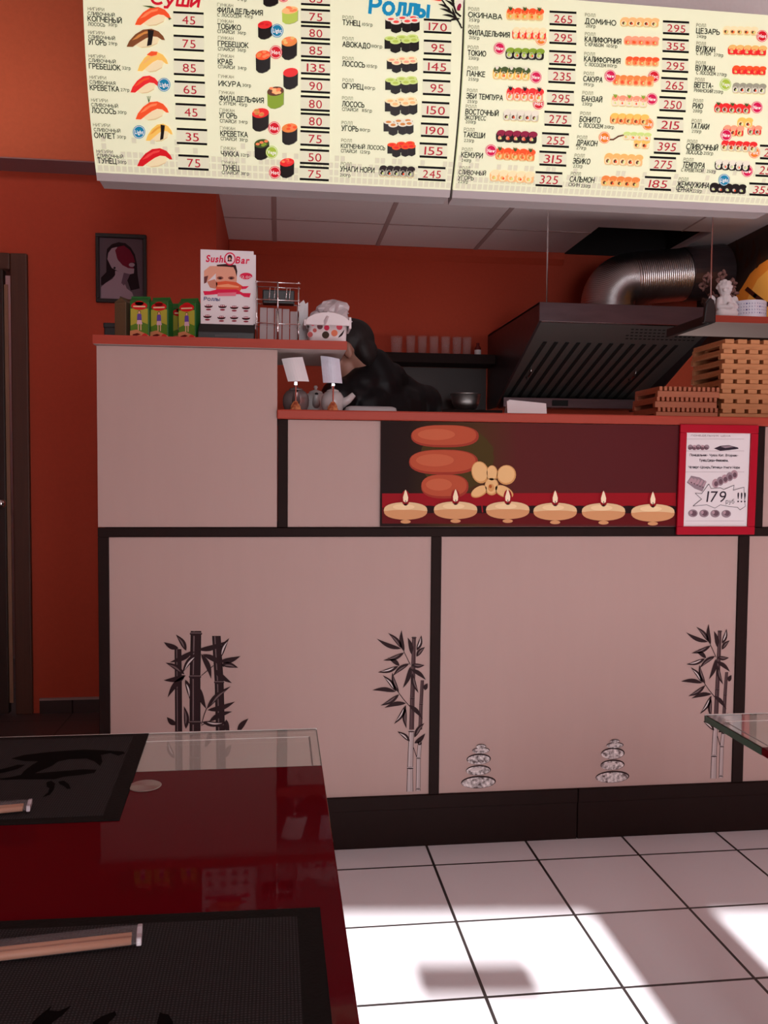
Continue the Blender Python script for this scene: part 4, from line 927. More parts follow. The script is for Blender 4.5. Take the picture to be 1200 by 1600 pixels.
# juice cartons
m_carton = mat('carton_green', srgb(34, 104, 44), .3)
m_carton_red = mat('carton_red', srgb(200, 34, 36), .35)
m_carton_brown = mat('carton_brown_side', srgb(92, 74, 52), .4)
def carton(label, group, loc, rz, body, printed=True):
    t = thing('juice_carton', label, 'carton', (0, 0, 0), group)
    W, DP, H = .056, .038, .118
    b = MB(); b.box(-W/2, W/2, -DP/2, DP/2, 0, H, body); b.build('carton_body', t, bevel=.0012)
    b = MB(); b.prism([(-W/2, -DP/2, H), (-W/2, DP/2, H), (-W/2, 0, H+.013)], (W, 0, 0), body); b.box(-W/2, W/2, -.0012, .0012, H+.011, H+.017, body); b.build('folded_top', t)
    if printed:
        p = Print(lambda u, v, o: Vector((u, -DP/2-o, v)), None, .0004, .00025)
        p.poly([(-W/2+.002, .022), (W/2-.003, .022), (W/2-.003, .096), (-W/2+.002, .096)], ink('carton_yellow', 176, 168, 62), 0)
        p.poly([(-W/2+.002, .022), (W/2-.003, .022), (W/2-.003, .05), (.005, .058), (-W/2+.002, .046)], ink('carton_meadow', 92, 130, 42), 1)
        p.ell(0, .104, .024, .012, ink('carton_crest', 206, 30, 34), 2); p.ell(0, .112, .013, .007, ink('carton_crest', 206, 30, 34), 2); p.poly([(-.018, .1), (.018, .1), (.018, .104), (-.018, .104)], ink('carton_cream', 230, 200, 160), 3)
        p.ell(.0, .085, .0045, .0055, ink('carton_hair', 96, 52, 34), 3); p.ell(0, .0845, .003, .004, ink('carton_skin', 226, 176, 144), 4)
        p.poly([(-.007, .062), (.007, .062), (.006, .08), (-.006, .08)], ink('carton_violet', 104, 74, 160), 4)
        p.poly([(-.008, .05), (.009, .05), (.006, .063), (-.006, .063)], ink('carton_pink', 214, 176, 190), 4)
        for sx in (-.0045, .003): p.poly([(sx, .032), (sx+.003, .032), (sx+.003, .051), (sx, .051)], ink('carton_skin', 226, 176, 144), 5)
        p.poly([(-W/2, .002), (W/2, .002), (W/2, .018), (.01, .026), (-.008, .034), (-W/2, .03)], ink('carton_fruit', 204, 132, 92), 5)
        p.poly([(-.02, .012), (.004, .02), (-.006, .024), (-.02, .02)], ink('carton_dark', 92, 26, 24), 6); p.ell(.016, .014, .009, .009, ink('carton_fruit_red', 210, 52, 48), 7)
        p.build('carton_print', t)
    t.location = loc; t.rotation_euler = (0, 0, rz)
    return t
grp = 'juice cartons on the raised cabinet'
carton('dark brown sided carton turned away, leftmost of the juice cartons', grp, (-.462, 2.672, ZT), R(70), m_carton_brown, False)
c1 = carton('green juice carton with a girl in violet, beside the brown turned carton', grp, (-.410, 2.64, ZT), R(-6), m_carton)
def cart_copy(label, loc, rz):
    c = copy_tree(c1); c['label'] = label; c.location = loc; c.rotation_euler = (0, 0, rz)
cart_copy('green juice carton with bright green side, middle of the carton row', (-.350, 2.645, ZT), R(-17))
cart_copy('shaded juice carton standing back between two front cartons', (-.300, 2.73, ZT), R(-8))
cart_copy('green juice carton closest to the white sushi leaflet', (-.268, 2.645, ZT), R(-20))

# leaflet stand
ls = thing('leaflet_stand', 'black counter stand holding an upright white sushi bar leaflet', 'stand', (-.156, 2.62, ZT))
b = MB(); b.prism([(-.240, 2.600, ZT), (-.240, 2.600, 1.560), (-.238, 2.625, 1.590), (-.238, 2.66, 1.590), (-.240, 2.665, ZT)], (.166, 0, 0), m_blackp)
b.build('stand_base', ls, bevel=.002)
b = MB(); b.box(-.190, -.125, 2.599, 2.6005, 1.545, 1.551, mat('base_label_grey', (.06, .05, .05), .5)); b.build('stand_label', ls)
b = MB(); b.box(-.2335, -.0765, 2.622, 2.6245, 1.575, 1.806, m_paper); lf = b.build('leaflet', ls)
b = MB(); b.box(-.226, -.070, 2.628, 2.6305, 1.575, 1.797, m_paper); b.build('leaflet', ls)
p = Print(planeY(2.622), convY(2.6215), .0004, .0002)
T = 110/1173; q = lambda L: [(300+x*T, 380+y*T) for x, y in L]
pk, wh, skn, drk, plm = ink('leaf_pink', 222, 36, 78), ink('leaf_white', 236, 218, 222), ink('leaf_skin', 226, 164, 138), ink('leaf_dark', 60, 30, 30), ink('leaf_plum', 150, 40, 60)
ex = lambda x: 300+x*T; ey = lambda y: 380+y*T
for k, (mt, bo, wtx) in enumerate(((pk, .03, .30),)):
    p.text('Sushi', ex(228), ex(545), ey(250), 11 if k == 0 else 9.6, mt, 2+k, wtx, bold=bo, shear=.18)
    p.text('Bar', ex(722), ex(945), ey(275), 11 if k == 0 else 9.6, mt, 2+k, wtx, bold=bo, shear=.18)
p.ell(ex(632), ey(262), 9.0, 10.2, pk, 4); p.ell(ex(632), ey(262), 7.2, 8.2, wh, 5); p.ell(ex(630), ey(240), 3.6, 4.4, drk, 6); p.px(q([(590, 305), (605, 260), (655, 260), (665, 305)]), drk, 6); p.ell(ex(628), ey(262), 1.6, 2.6, skn, 7)
p.px(q([(200, 460), (300, 380), (410, 380), (400, 500), (300, 600), (200, 680)]), skn, 0); p.px(q([(200, 560), (270, 540), (240, 660), (200, 670)]), ink('leaf_shadow', 110, 60, 58), 1)
p.px(q([(395, 380), (470, 360), (700, 360), (750, 480), (745, 640), (640, 760), (480, 760), (400, 640)]), skn, 1)
p.px(q([(410, 360), (560, 345), (730, 365), (755, 470), (745, 560), (720, 460), (690, 400), (560, 390), (420, 385)]), drk, 2)
p.px(q([(560, 420), (640, 440), (600, 430)]), drk, 3)
for x in (470, 655): p.ell(ex(x), ey(580), 5, 2.6, ink('leaf_lid', 150, 84, 70), 3); p.ell(ex(x), ey(585), 2.4, 1.6, drk, 4)
p.px(q([(250, 640), (380, 600), (430, 680), (390, 760), (300, 740)]), ink('leaf_hand', 204, 136, 112), 4)
p.px(q([(400, 650), (560, 630), (740, 650), (850, 720), (800, 800), (400, 800)]), ink('leaf_salmon', 226, 96, 62), 4); p.px(q([(420, 700), (600, 680), (780, 720), (780, 740), (420, 730)]), ink('leaf_salmon_light', 244, 160, 116), 5)
p.px(q([(185, 800), (300, 800), (420, 770), (740, 770), (850, 830), (980, 835), (960, 905), (870, 895), (800, 850), (420, 850), (300, 860), (210, 865)]), pk, 6); p.px(q([(820, 720), (950, 715), (900, 760), (830, 770)]), pk, 5)
p.px(q([(430, 830), (740, 820), (730, 880), (425, 885)]), ink('leaf_band', 230, 120, 140), 7)
p.px([(ex(900)+9.9*math.cos(a), ey(548)+5.2*math.sin(a)) for a in [6.283*k/20 for k in range(20)]], pk, 3); p.text('12.00', ex(810), ex(985), ey(560), 4, wh, 4)
p.text('Роллы', ex(200), ex(455), ey(925), 5.2, ink('leaf_blue', 70, 84, 150), 2, .2, shear=.1)
for (x, y) in ((275, 1050), (508, 1055), (703, 1070), (900, 1075), (257, 1220), (490, 1240), (702, 1240), (900, 1250)):
    p.ell(ex(x), ey(y), 6.4, 2.8, drk, 2); p.ell(ex(x), ey(y-12), 5.4, 1.5, plm, 3)
    for k in range(4): p.ell(ex(x-45+30*k), ey(y-14), 1.1, .9, wh, 4)
    p.ell(ex(x), ey(y+55), 4, 1.3, plm, 2)
p.build('leaflet_print', lf)

# wire rack with black bin and cards
wr = thing('wire_rack', 'chrome wire desk rack between the sushi leaflet and the dotted tub', 'rack', (0, 2.64, ZT))
b = MB()
def wire(pts, r=.0016): b.tube(pts, r, m_chrome, 6)
for y in (2.60, 2.67):
    wire([(-.067, y, ZT), (-.067, y, 1.712)]); wire([(.058, y, 1.61), (.058, y, 1.700)])
    for z in (1.712, 1.660, 1.590): wire([(-.070, y, z), (.064, y, z-.002)])
for x in (-.067, .058):
    for z in (1.712 if x < 0 else 1.700, 1.660, 1.590): wire([(x, 2.60, z), (x, 2.67, z)])
wire([(-.067, 2.60, ZT+.003), (.060, 2.60, ZT+.003)]); wire([(-.067, 2.67, ZT+.003), (.060, 2.67, ZT+.003)]); wire([(.058, 2.60, ZT), (.058, 2.60, 1.61)]); wire([(.058, 2.67, ZT), (.058, 2.67, 1.61)])
for x in (-.03, -.015, .02, .03): wire([(x, 2.60, 1.66), (x+.003, 2.60, 1.695), (x, 2.612, 1.70)], .0012)
for x in (-.067, .058):
    for z in (1.712, 1.660, 1.590): b.ell((x, 2.60, z), (.0035, .0035, .0035), m_chrome, 8, 6)
b.build('wire_frame', wr, smooth=True)
b = MB(); b.tube([(-.004, 2.596, 1.535), (-.004, 2.596, 1.625)], .0035, m_chrome, 8); b.tube([(-.004, 2.596, 1.62), (-.004, 2.596, 1.712)], .0024, m_chrome, 8); b.build('centre_post', wr, smooth=True)
b = MB(); b.box(-.050, .046, 2.612, 2.655, 1.652, 1.692, m_blackp)
tag(b.build('card_box', bevel=.003), 'black flat box sitting in the upper tier of the wire rack', 'box')
m_card = mat('grey_card', (.40, .33, .33), .6)
for k, x in enumerate((-.058, -.036, -.013, .010, .033)):
    b = MB(); b.prism([(x, 2.61+.004*k, ZT+.007), (x+.020, 2.61+.004*k, ZT+.007), (x+.021, 2.625+.004*k, 1.640-.006*(k == 4)), (x+.001, 2.625+.004*k, 1.640-.006*(k == 4))], (0, .0015, 0), m_card)
    tag(b.build('price_card'), ['grey card standing leftmost in the bottom of the wire rack', 'grey card standing second from the left in the wire rack', 'grey card standing behind the middle post of the wire rack', 'grey card standing just right of the middle post of the wire rack', 'grey card standing rightmost in the bottom of the wire rack'][k], 'card', 'cards in the wire rack')
b = MB(); b.prism([(.052, 2.70, 1.56), (.090, 2.70, 1.555), (.090, 2.705, 1.676), (.082, 2.703, 1.670), (.076, 2.702, 1.682), (.056, 2.70, 1.664)], (0, .004, 0), m_paper); b.prism([(.052, 2.70, ZT), (.09, 2.70, ZT), (.09, 2.70, 1.556), (.052, 2.70, 1.561)], (0, .004, 0), m_paper)
tag(b.build('folded_paper'), 'creased white paper standing between the wire rack and the dotted tub', 'paper')

# dotted tub with a plastic bag
tb = thing('plastic_tub', 'white plastic tub printed with coloured dots and a raised rim', 'tub', (.145, 2.65, ZT))
m_tub = mat('white_tub_plastic', (.74, .67, .68), .35)
def rrect(cx, cy, hx, hy, z, r=.015, n=5):
    out = []
    for sx, sy, a0 in ((1, 1, 0), (-1, 1, 90), (-1, -1, 180), (1, -1, 270)):
        for k in range(n):
            a = R(a0+90*k/(n-1)); out.append((cx+sx*(hx-r)+r*math.cos(a), cy+sy*(hy-r)+r*math.sin(a), z))
    return out
def loft(mb, rings, mt, cap0=True, cap1=False):
    n = len(rings[0]); vs = [p_ for r_ in rings for p_ in r_]; f_ = []
    for i in range(len(rings)-1):
        for k in range(n): f_.append((i*n+k, i*n+(k+1) % n, (i+1)*n+(k+1) % n, (i+1)*n+k))
    if cap0: f_.append(tuple(reversed(range(n))))
    if cap1: f_.append(tuple(range((len(rings)-1)*n, len(rings)*n)))
    mb.raw(vs, f_, mt)
b = MB(); loft(b, [rrect(.146, 2.65, .056, .045, ZT), rrect(.146, 2.65, .060, .049, 1.590), rrect(.146, 2.65, .057, .046, 1.589), rrect(.146, 2.65, .053, .042, ZT+.004)], m_tub, True, True)
b.build('tub_body', tb, smooth=True)
b = MB()
arcp = [(.146+.068*math.cos(R(a)), 0, 1.594+.034*math.sin(R(a))) for a in range(180, -1, -15)]
for y in (2.598, 2.698):
    b.prism([(x, y, z) for x, _, z in arcp]+[(.214, y, 1.588), (.078, y, 1.588)], (0, .006, 0), m_tub)
b.box(.074, .082, 2.60, 2.70, 1.586, 1.605, m_tub); b.box(.210, .218, 2.60, 2.70, 1.580, 1.615, m_tub)
b.build('tub_rim', tb, bevel=.002)
p = Print(lambda u, v, o: Vector((u, 2.606-(v-ZT)*.066-o-.0006, v)), convY(2.604), .0006, .0003)
U = 170/1200
for x, y, r_, c in ((697, 528, 32, (214, 30, 74)), (775, 567, 32, (96, 62, 66)), (913, 525, 32, (120, 32, 56)), (990, 572, 34, (196, 70, 84)), (935, 640, 36, (226, 128, 96)), (668, 655, 30, (186, 92, 92)), (838, 660, 40, (66, 52, 40)), (718, 610, 22, (190, 96, 92)), (850, 582, 30, (190, 42, 72)), (645, 570, 16, (60, 46, 40))):
    p.ell(390+x*U, 430+y*U, r_*U*1.08, r_*U*1.08, m_paper, 1); p.ell(390+x*U, 430+y*U, r_*U, r_*U, ink('dot_%d_%d' % (x, y), *c), 2)
for a, c in (((790, 515), (750, 520)), ((865, 500), (830, 555)), ((1045, 600), (975, 690)), ((1040, 530), (1025, 560))): p.leaf((390+a[0]*U, 430+a[1]*U), (390+c[0]*U, 430+c[1]*U), 3, i_dark, 2)
p.build('tub_print', tb)
m_bag = add_noise(mat('white_plastic_bag', (.60, .52, .54), .3, spec=.6, trans=.15), 40, .08, .3)
b = MB()
rg = random.Random(4)
rings = []
for k in range(9):
    t = k/8; rr = .054*(1-t**2.6)**.5+.004; ring = []
    for j in range(22):
        a = 2*math.pi*j/22; r_ = rr*(1+.14*math.sin(3*a+2*t)+.16*math.sin(6*a-4*t)+rg.uniform(-.13, .13))
        ring.append((.150+r_*math.cos(a)+.016*t, 2.65+r_*.7*math.sin(a), 1.596+.080*t+.010*math.sin(4*a+k)*(1-t)))
    rings.append(ring)
loft(b, rings, m_bag, True, True)
tag(b.build('plastic_bag', smooth=False), 'crumpled white plastic bag bulging out of the dotted tub', 'bag')

# ================================================================== ON THE SERVING SHELF (top z = 1.327)
ZS = 1.327
def teapot(label, loc, r, h, mt, spout=(0, -1), big=1., hd_=None):
    t = thing('teapot', label, 'teapot', loc, 'small teapots on the serving shelf')
    x, y, z = loc
    b = MB(); prof = [(0.0, 0), (r*.72, 0), (r*.80, h*.05), (r*.97, h*.3), (r, h*.5), (r*.94, h*.68), (r*.72, h*.84), (r*.5, h*.9), (0, h*.9)]
    b.lathe(prof, loc, mt, 28); b.build('body', t, smooth=True)
    b = MB(); b.lathe([(r*.56, h*.88), (r*.5, h*.94), (r*.2, h*1.0), (r*.10, h*1.02), (r*.10, h*1.05), (r*.17, h*1.10), (r*.12, h*1.17), (0, h*1.18)], loc, mt, 20); b.build('lid', t, smooth=True)
    sx, sy = spout; L = r*.95*big
    b = MB(); p0 = Vector((x+sx*r*.75, y+sy*r*.75, z+h*.40)); p1 = p0+Vector((sx*L*.5, sy*L*.5, h*.16)); p2 = p0+Vector((sx*L*.9, sy*L*.9, h*.38))
    b.tube([p0, p1, p2], [r*.34*big, r*.26*big, r*.19*big], mt, 14); b.tube([p2, p2+Vector((sx*.001, sy*.001, .0006))], [r*.13, r*.13], m_slot, 12); b.build('spout', t, smooth=True)
    if hd_: sx, sy = -hd_[0], -hd_[1]
    b = MB(); pts = [Vector((x-sx*r*(.9+.75*math.sin(a)), y-sy*r*(.9+.75*math.sin(a)), z+h*(.48+.30*math.cos(a)))) for a in [math.pi*k/8 for k in range(9)]]
    b.tube(pts, r*.10, mt, 8); b.build('handle', t, smooth=True)
    return t
m_potdark = mat('grey_metal_glaze', (.30, .25, .25), .22, .5)
m_potclear = mat('frosted_pot_glaze', (.70, .66, .66), .10, spec=.8, alpha=.8)
teapot('dark grey teapot with its spout pointing forward, left end of the serving shelf', (.052, 2.66, ZS), .041, .078, m_potdark)
teapot('white glazed teapot with its dark spout hole facing forward, between the two clip holders', (.119, 2.80, ZS), .042, .084, m_ceramic, (.0, -1))
teapot('pale translucent teapot with a wide spout pointing to the right', (.166, 2.66, ZS), .036, .076, m_potclear, (1, -.12), 1.25, (.0, 1))
m_amber = speckle(mat('orange_stone', (.5, .2, .08), .5), srgb(150, 60, 26), srgb(226, 150, 96), 60)
def clip(label, plabel, x, y, card, mt_card):
    t = thing('clip_holder', label, 'clip holder', (x, y, ZS), 'paper clip holders on the serving shelf')
    b = MB(); rg2 = random.Random(int(x*1000))
    rings = []
    for k in range(5):
        tt = k/4; rr = .022*(1-tt*.75)
        rings.append([(x+rr*math.cos(2*math.pi*j/9)*(1+rg2.uniform(-.2, .2)), y+rr*.8*math.sin(2*math.pi*j/9), ZS+.030*tt) for j in range(9)])
    loft(b, rings, m_amber, True, True); b.build('stone_base', t)
    b = MB(); b.tube([(x, y, ZS+.02), (x, y, ZS+.082)], .0022, m_chrome, 8); b.box(x-.004, x+.004, y-.004, y+.004, ZS+.078, ZS+.098, m_chrome); b.build('clip_post', t)
    b = MB(); n = 8; vs = []; f_ = []
    for k in range(n+1):
        u = k/n
        for (v0, dz) in ((0, 0), (1, 0)):
            pa = Vector(card[0])*(1-u)*(1-v0)+Vector(card[1])*u*(1-v0)+Vector(card[2])*(1-u)*v0+Vector(card[3])*u*v0
            bow = math.sin(math.pi*u)*.010
            for th in (0, .0008): vs.append((pa.x, y-.002-bow+th+.010*(v0-.5), pa.z))
    for k in range(n):
        i = 4*k; f_ += [(i, i+4, i+6, i+2), (i+1, i+3, i+7, i+5), (i, i+1, i+5, i+4), (i+2, i+6, i+7, i+3)]
    f_ += [(0, 2, 3, 1), (4*n, 4*n+1, 4*n+3, 4*n+2)]
    b.raw(vs, f_, mt_card)
    tag(b.build('paper_note', smooth=False), plabel, 'note', 'paper notes in the clip holders')
W3 = lambda x, y: tuple(onY(x, y, 2.575))
clip('chrome clip post in an orange stone base, in front of the dark grey teapot', 'pale pink blank paper note, left of the two held up by clips', .050, 2.585, (W3(450, 596), W3(483, 596), W3(440, 560), W3(473, 557)), m_paper)
m_foil = mat('laminated_note', (.64, .66, .76), .16, spec=.9, coat=.6)
n_, l_, b_ = nodes(m_foil)
nz = n_.new('ShaderNodeTexNoise'); nz.inputs['Scale'].default_value = 60; bp_ = n_.new('ShaderNodeBump'); bp_.inputs['Strength'].default_value = .5; bp_.inputs['Distance'].default_value = .004
tc = n_.new('ShaderNodeTexCoord'); l_.new(tc.outputs['Object'], nz.inputs['Vector']); l_.new(nz.outputs[0], bp_.inputs['Height']); l_.new(bp_.outputs[0], b_.inputs['Normal'])
clip('chrome clip post in an orange stone base, in front of the translucent teapot', 'shiny crinkled laminated note, right of the two held up by clips', .1625, 2.585, (W3(505, 598), W3(535, 599), W3(501, 555), W3(531, 560)), m_foil)
tr = thing('plastic_tray', 'low clear plastic tray lying on the shelf in front of the person', 'tray', (.283, 2.66, ZS))
b = MB(); loft(b, [rrect(.283, 2.66, .082, .05, ZS), rrect(.283, 2.66, .078, .046, ZS+.017), rrect(.283, 2.66, .070, .040, ZS+.021)], m_plastic, True, True); b.build('tray_lid', tr, smooth=False)
b = MB(); loft(b, [rrect(.283, 2.66, .090, .056, ZS), rrect(.283, 2.66, .090, .056, ZS+.004)], m_plastic, True, True); b.build('tray_rim', tr)
b = MB(); b.prism([(.714, 2.62, ZS), (.842, 2.62, ZS), (.842, 2.63, ZS+.040), (.836, 2.63, ZS+.041), (.722, 2.63, ZS+.050), (.720, 2.63, ZS+.046), (.714, 2.63, ZS+.046)], (0, .0012, 0), m_paper)
b.prism([(.714, 2.66, ZS), (.842, 2.66, ZS), (.842, 2.632, ZS+.040), (.722, 2.632, ZS+.049), (.714, 2.632, ZS+.045)], (0, .0012, 0), m_paper)
tag(b.build('folded_card'), 'small folded white card standing on the serving shelf in front of the extractor hood', 'card')

# wooden serving trays
def tray(label, group, x0, x1, y0, y1, z0, h, nslat, mt, gap):
    t = thing('wooden_tray', label, 'tray', ((x0+x1)/2, (y0+y1)/2, z0), group)
    td = h*.42; pitch = (x1-x0)/nslat
    for k in range(nslat):
        b = MB(); b.box(x0+pitch*k+gap/2, x0+pitch*(k+1)-gap/2, y0-.002, y1+.002, z0+h-td, z0+h, mt); b.build('slat', t, bevel=.0015)
    for (a, c) in ((y0+.004, y0+.022), (y1-.022, y1-.004)):
        b = MB(); b.box(x0, x1, a, c, z0, z0+h-td, mt); b.build('foot', t, bevel=.001)
    for (a, c) in ((x0, x0+.010), (x1-.010, x1)):
        b = MB(); b.box(a, c, y0+.022, y1-.022, z0+h-td-.006, z0+h-td, mt); b.build('side_rail', t)
    return t
ords = ['lowest', 'second from the bottom', 'third from the bottom', 'fourth from the bottom', 'fifth from the bottom', 'sixth from the bottom', 'seventh from the bottom', 'topmost']
hT = .0322
t0 = tray('light wooden slatted tray, lowest of the tall stack on the serving shelf', 'tall stack of wooden trays', 1.424, 1.690, 2.62, 2.83, ZS+.0, hT, 6, m_wood, .013)
for k in range(1, 8):
    c = copy_tree(t0); c.location.z += hT*k; c.location.x += (.004, -.003, .002, 0, .003, -.002, .002)[k-1]; c['label'] = 'light wooden slatted tray, %s in the tall stack on the serving shelf' % ords[k]
t1 = tray('reddish wooden tray with fine slats, lowest of the short stack', 'short stack of fine-slatted trays', 1.204, 1.414, 2.615, 2.80, ZS, .0335, 13, m_wood_red, .006)
for k in (1, 2):
    c = copy_tree(t1); c.location.z += .0335*k; c.location.x += .004*(-1)**k; c['label'] = 'reddish wooden tray with fine slats, %s of the short stack' % ('middle' if k == 1 else 'topmost')

# ================================================================== KITCHEN
b = MB(); b.box(.16, 1.268, 4.93, WB, 1.782, 1.838, m_black); tag(b.build('wall_shelf', bevel=.003), 'dark wall shelf carrying drinking glasses behind the person', 'shelf')
b = MB(); b.box(.50, 1.262, WB-.012, WB-.001, 1.50, 1.78, mat('dark_brown_panel', (.030, .014, .012), .5)); tag(b.build('backsplash_panel'), 'dark brown sheet standing for the shade between the glass shelf and the back cabinet', 'panel')  # dark sheet paints the shade on the back wall below the shelf
cab = thing('back_cabinet', 'low dark cabinet against the back wall, carrying the steel bowl', 'cabinet', (.9, 4.95, 0))
b = MB(); b.box(.45, 1.262, 4.78, WB-.013, .08, 1.47, m_black); b.build('body', cab, bevel=.003)
b = MB(); b.box(.44, 1.266, 4.75, WB-.013, 1.47, 1.50, m_black); b.build('top', cab, bevel=.003)
for a in (.455, .86):
    b = MB(); b.box(a, a+.395, 4.765, 4.78, .10, 1.46, m_black); d_ = b.build('door', cab, bevel=.002)
    hb = MB(); hb.tube([(a+.35, 4.75, 1.2), (a+.35, 4.75, 1.32)], .005, m_steel, 8); hb.tube([(a+.35, 4.765, 1.2), (a+.35, 4.75, 1.2)], .004, m_steel, 8); hb.tube([(a+.35, 4.765, 1.32), (a+.35, 4.75, 1.32)], .004, m_steel, 8); hb.build('handle', d_)
b = MB(); bx, by, bz = 1.083, 4.90, 1.50
b.lathe([(.0, .0), (.04, 0), (.062, .016), (.080, .05), (.088, .096), (.092, .098), (.092, .101), (.086, .101), (.077, .052), (.058, .018), (.0, .006)], (bx, by, bz), mat('bright_steel', (.85, .82, .82), .38, 1.), 32)
tag(b.build('mixing_bowl', smooth=True), 'shiny steel mixing bowl on the dark cabinet left of the extractor hood', 'bowl')
def tumbler(x, r, h):
    b = MB(); b.lathe([(0, .004), (r*.86, .004), (r, h), (r-.002, h), (r*.84, .009), (0, .009)], (x, 5.03, 1.838), m_glassware, 18)
    return b.build('drinking_glass', smooth=True)
names = ['cloudy wide drinking glass nearest the head of the person on the wall shelf', 'clear drinking glass second from the left on the wall shelf', 'clear drinking glass third from the left on the wall shelf', 'clear drinking glass in the middle of the row on the wall shelf', 'clear drinking glass fifth from the left on the wall shelf', 'clear drinking glass second from the right end on the wall shelf', 'clear drinking glass next to the small bottle on the wall shelf']
for k, x in enumerate((.690, .775, .845, .915, .985, 1.055, 1.115)):
    tag(tumbler(x, .037 if k == 0 else .029, .105 if k == 0 else .112), names[k], 'glass', 'drinking glasses on the wall shelf')
bt = thing('small_bottle', 'small dark bottle with a white label at the right end of the glass shelf', 'bottle', (1.175, 5.0, 1.838))
b = MB(); b.lathe([(0, 0), (.018, 0), (.019, .01), (.019, .045), (.010, .060), (.009, .075), (0, .075)], (1.175, 5.0, 1.838), mat('dark_red_bottle', (.12, .01, .01), .25), 18); b.build('bottle_body', bt, smooth=True)
b = MB(); b.lathe([(.0195, .004), (.0197, .004), (.0197, .034), (.0195, .034)], (1.175, 5.0, 1.838), m_paper, 18); b.build('label', bt)

# extractor hood
HX, HR, HYF = 1.272, 2.200, 4.105
HB0, HB1, HT = 1.530, 1.592, 1.986
hood = thing('extractor_hood', 'large dark steel extractor hood with slanted baffle filters', 'hood', ((HX+HR)/2, 4.6, HB0))
for x0, x1 in ((HX, HX+.012), (HR-.012, HR)):
    b = MB(); b.prism([(x0, HYF, HT), (x0, HYF, 1.893), (x0, WB-.20, HB0), (x0, WB-.002, HB0), (x0, WB-.002, HT)], (x1-x0, 0, 0), m_hood); b.build('side_panel', hood)
b = MB(); b.box(HX+.001, HR-.001, HYF-.001, HYF+.012, 1.893, HT, m_hood); b.box(HX, HR, HYF, WB-.002, HT-.012, HT, m_hood); b.build('front_band', hood, bevel=.002)
fd = Vector((0, WB-.12-HYF, HB1-1.893)); fl = fd.length; fdn = fd.normalized(); fn = Vector((0, -fdn.z*-1, 0)); fn = Vector((1, 0, 0)).cross(fdn); fn = -fn if fn.z > 0 else fn
def fp(x, t, o=0): return Vector((x, HYF+.01, 1.893))+fdn*(t*fl)+fn*o
b = MB(); b.prism([fp(HX+.012, 0), fp(HR-.012, 0), fp(HR-.012, 1), fp(HX+.012, 1)], -fn*.02, m_hood_in); b.build('filter_panel', hood)
nsl = 13
for k in range(nsl):
    x = HX+.075+(HR-HX-.15)*(k+.25)/nsl; b = MB()
    b.prism([fp(x, .22, .001), fp(x+.019, .22, .001), fp(x+.019, .96, .001), fp(x, .96, .001)], fn*.004, m_slot); b.build('filter_slot', hood)
b = MB()
for r_ in range(4):
    for k in range(16):
        x = HX+.50+k*.024+(.012 if r_ % 2 else 0); t = .05+.035*r_
        b.prism([fp(x, t, .0005), fp(x+.014, t, .0005), fp(x+.014, t+.009, .0005), fp(x, t+.009, .0005)], fn*.001, m_slot)
b.build('vent_perforation', hood)
b = MB(); b.prism([(HX+.012, HYF-.0005, 1.893), (HX+.012, HYF+.008, 1.888), (HX+.012, HYF+.0, 1.900)], (HR-HX-.024, 0, 0), m_chrome); b.build('edge_strip', hood)
for x in (HX+.12, HR-.20):
    b = MB(); b.tube([fp(x, .55, .004), fp(x, .56, .02), fp(x+.004, .66, .02), fp(x+.004, .67, .004)], .004, m_chrome, 8); b.build('filter_handle', hood, smooth=True)
b = MB(); b.box(HX+.05, HR-.05, WB-.20, WB-.08, HB0+.004, HB1, m_hood); b.box(1.62, 1.72, WB-.205, WB-.20, HB0+.015, HB1-.012, m_slot); b.build('grease_trough', hood, bevel=.003)
hr = thing('suspension_rod', 'thin rod from the ceiling to the front left corner of the hood', 'rod', (1.338, 4.20, HT))
b = MB(); b.tube([(1.338, 4.20, HT), (1.338, 4.20, ZC-.010)], .004, m_chrome, 8); b.build('rod', hr)
b = MB(); b.box(1.318, 1.345, 4.185, 4.215, ZC-.010, ZC, m_blackp); b.build('ceiling_plate', hr)
# duct
m_alu = mat('duct_aluminium', (.58, .54, .54), .30, 1.)
n_, l_, b_ = nodes(m_alu)
dk = thing('ventilation_duct', 'ribbed aluminium duct bending right above the extractor hood', 'duct', (1.89, 4.78, HT))
def duct_path(t):
    cx, cy = 1.885, 4.78
    if t < .25: return Vector((cx, cy, HT+.13*t/.25*1.0))
    if t < .65:
        a = (t-.25)/.40*math.pi/2*.92; rr = .155
        return Vector((cx+rr*(1-math.cos(a)), cy, HT+.13+rr*math.sin(a)))
    a = math.pi/2*.92; rr = .155; e = Vector((cx+rr*(1-math.cos(a)), cy, HT+.13+rr*math.sin(a)))
    return e+Vector((math.sin(a), .05, math.cos(a)))*((t-.65)/.35*.34)
N = 320
pts = [duct_path(k/N) for k in range(N+1)]
rad = [.150+.0014*math.sin(k*math.pi/2*1.0) for k in range(N+1)]
b = MB(); b.tube(pts, rad, m_alu, 40, cap=False); b.build('duct_hose', dk, smooth=True)
b = MB(); e_ = duct_path(1); dd = (duct_path(1)-duct_path(.98)).normalized(); b.tube([e_-dd*.015, e_+dd*.02, e_+dd*.24], [.154, .156, .156], m_hood, 36); b.build('duct_sleeve', dk, smooth=False)
b = MB(); b.lathe([(.160, 0), (.160, .03), (.148, .03), (.148, 0)], (1.885, 4.78, HT), m_hood, 36); b.build('duct_collar', dk, smooth=True)
b = MB(); b.tube([(2.02+.07*math.cos(R(a)), 4.5, HT+.004+.075*math.sin(R(a))) for a in range(0, 181, 12)], .0022, mat('white_cable', (.6, .5, .5), .5), 6)
tag(b.build('cable_loop', smooth=True), 'thin pale cable looping up from the hood top under the duct', 'cable')

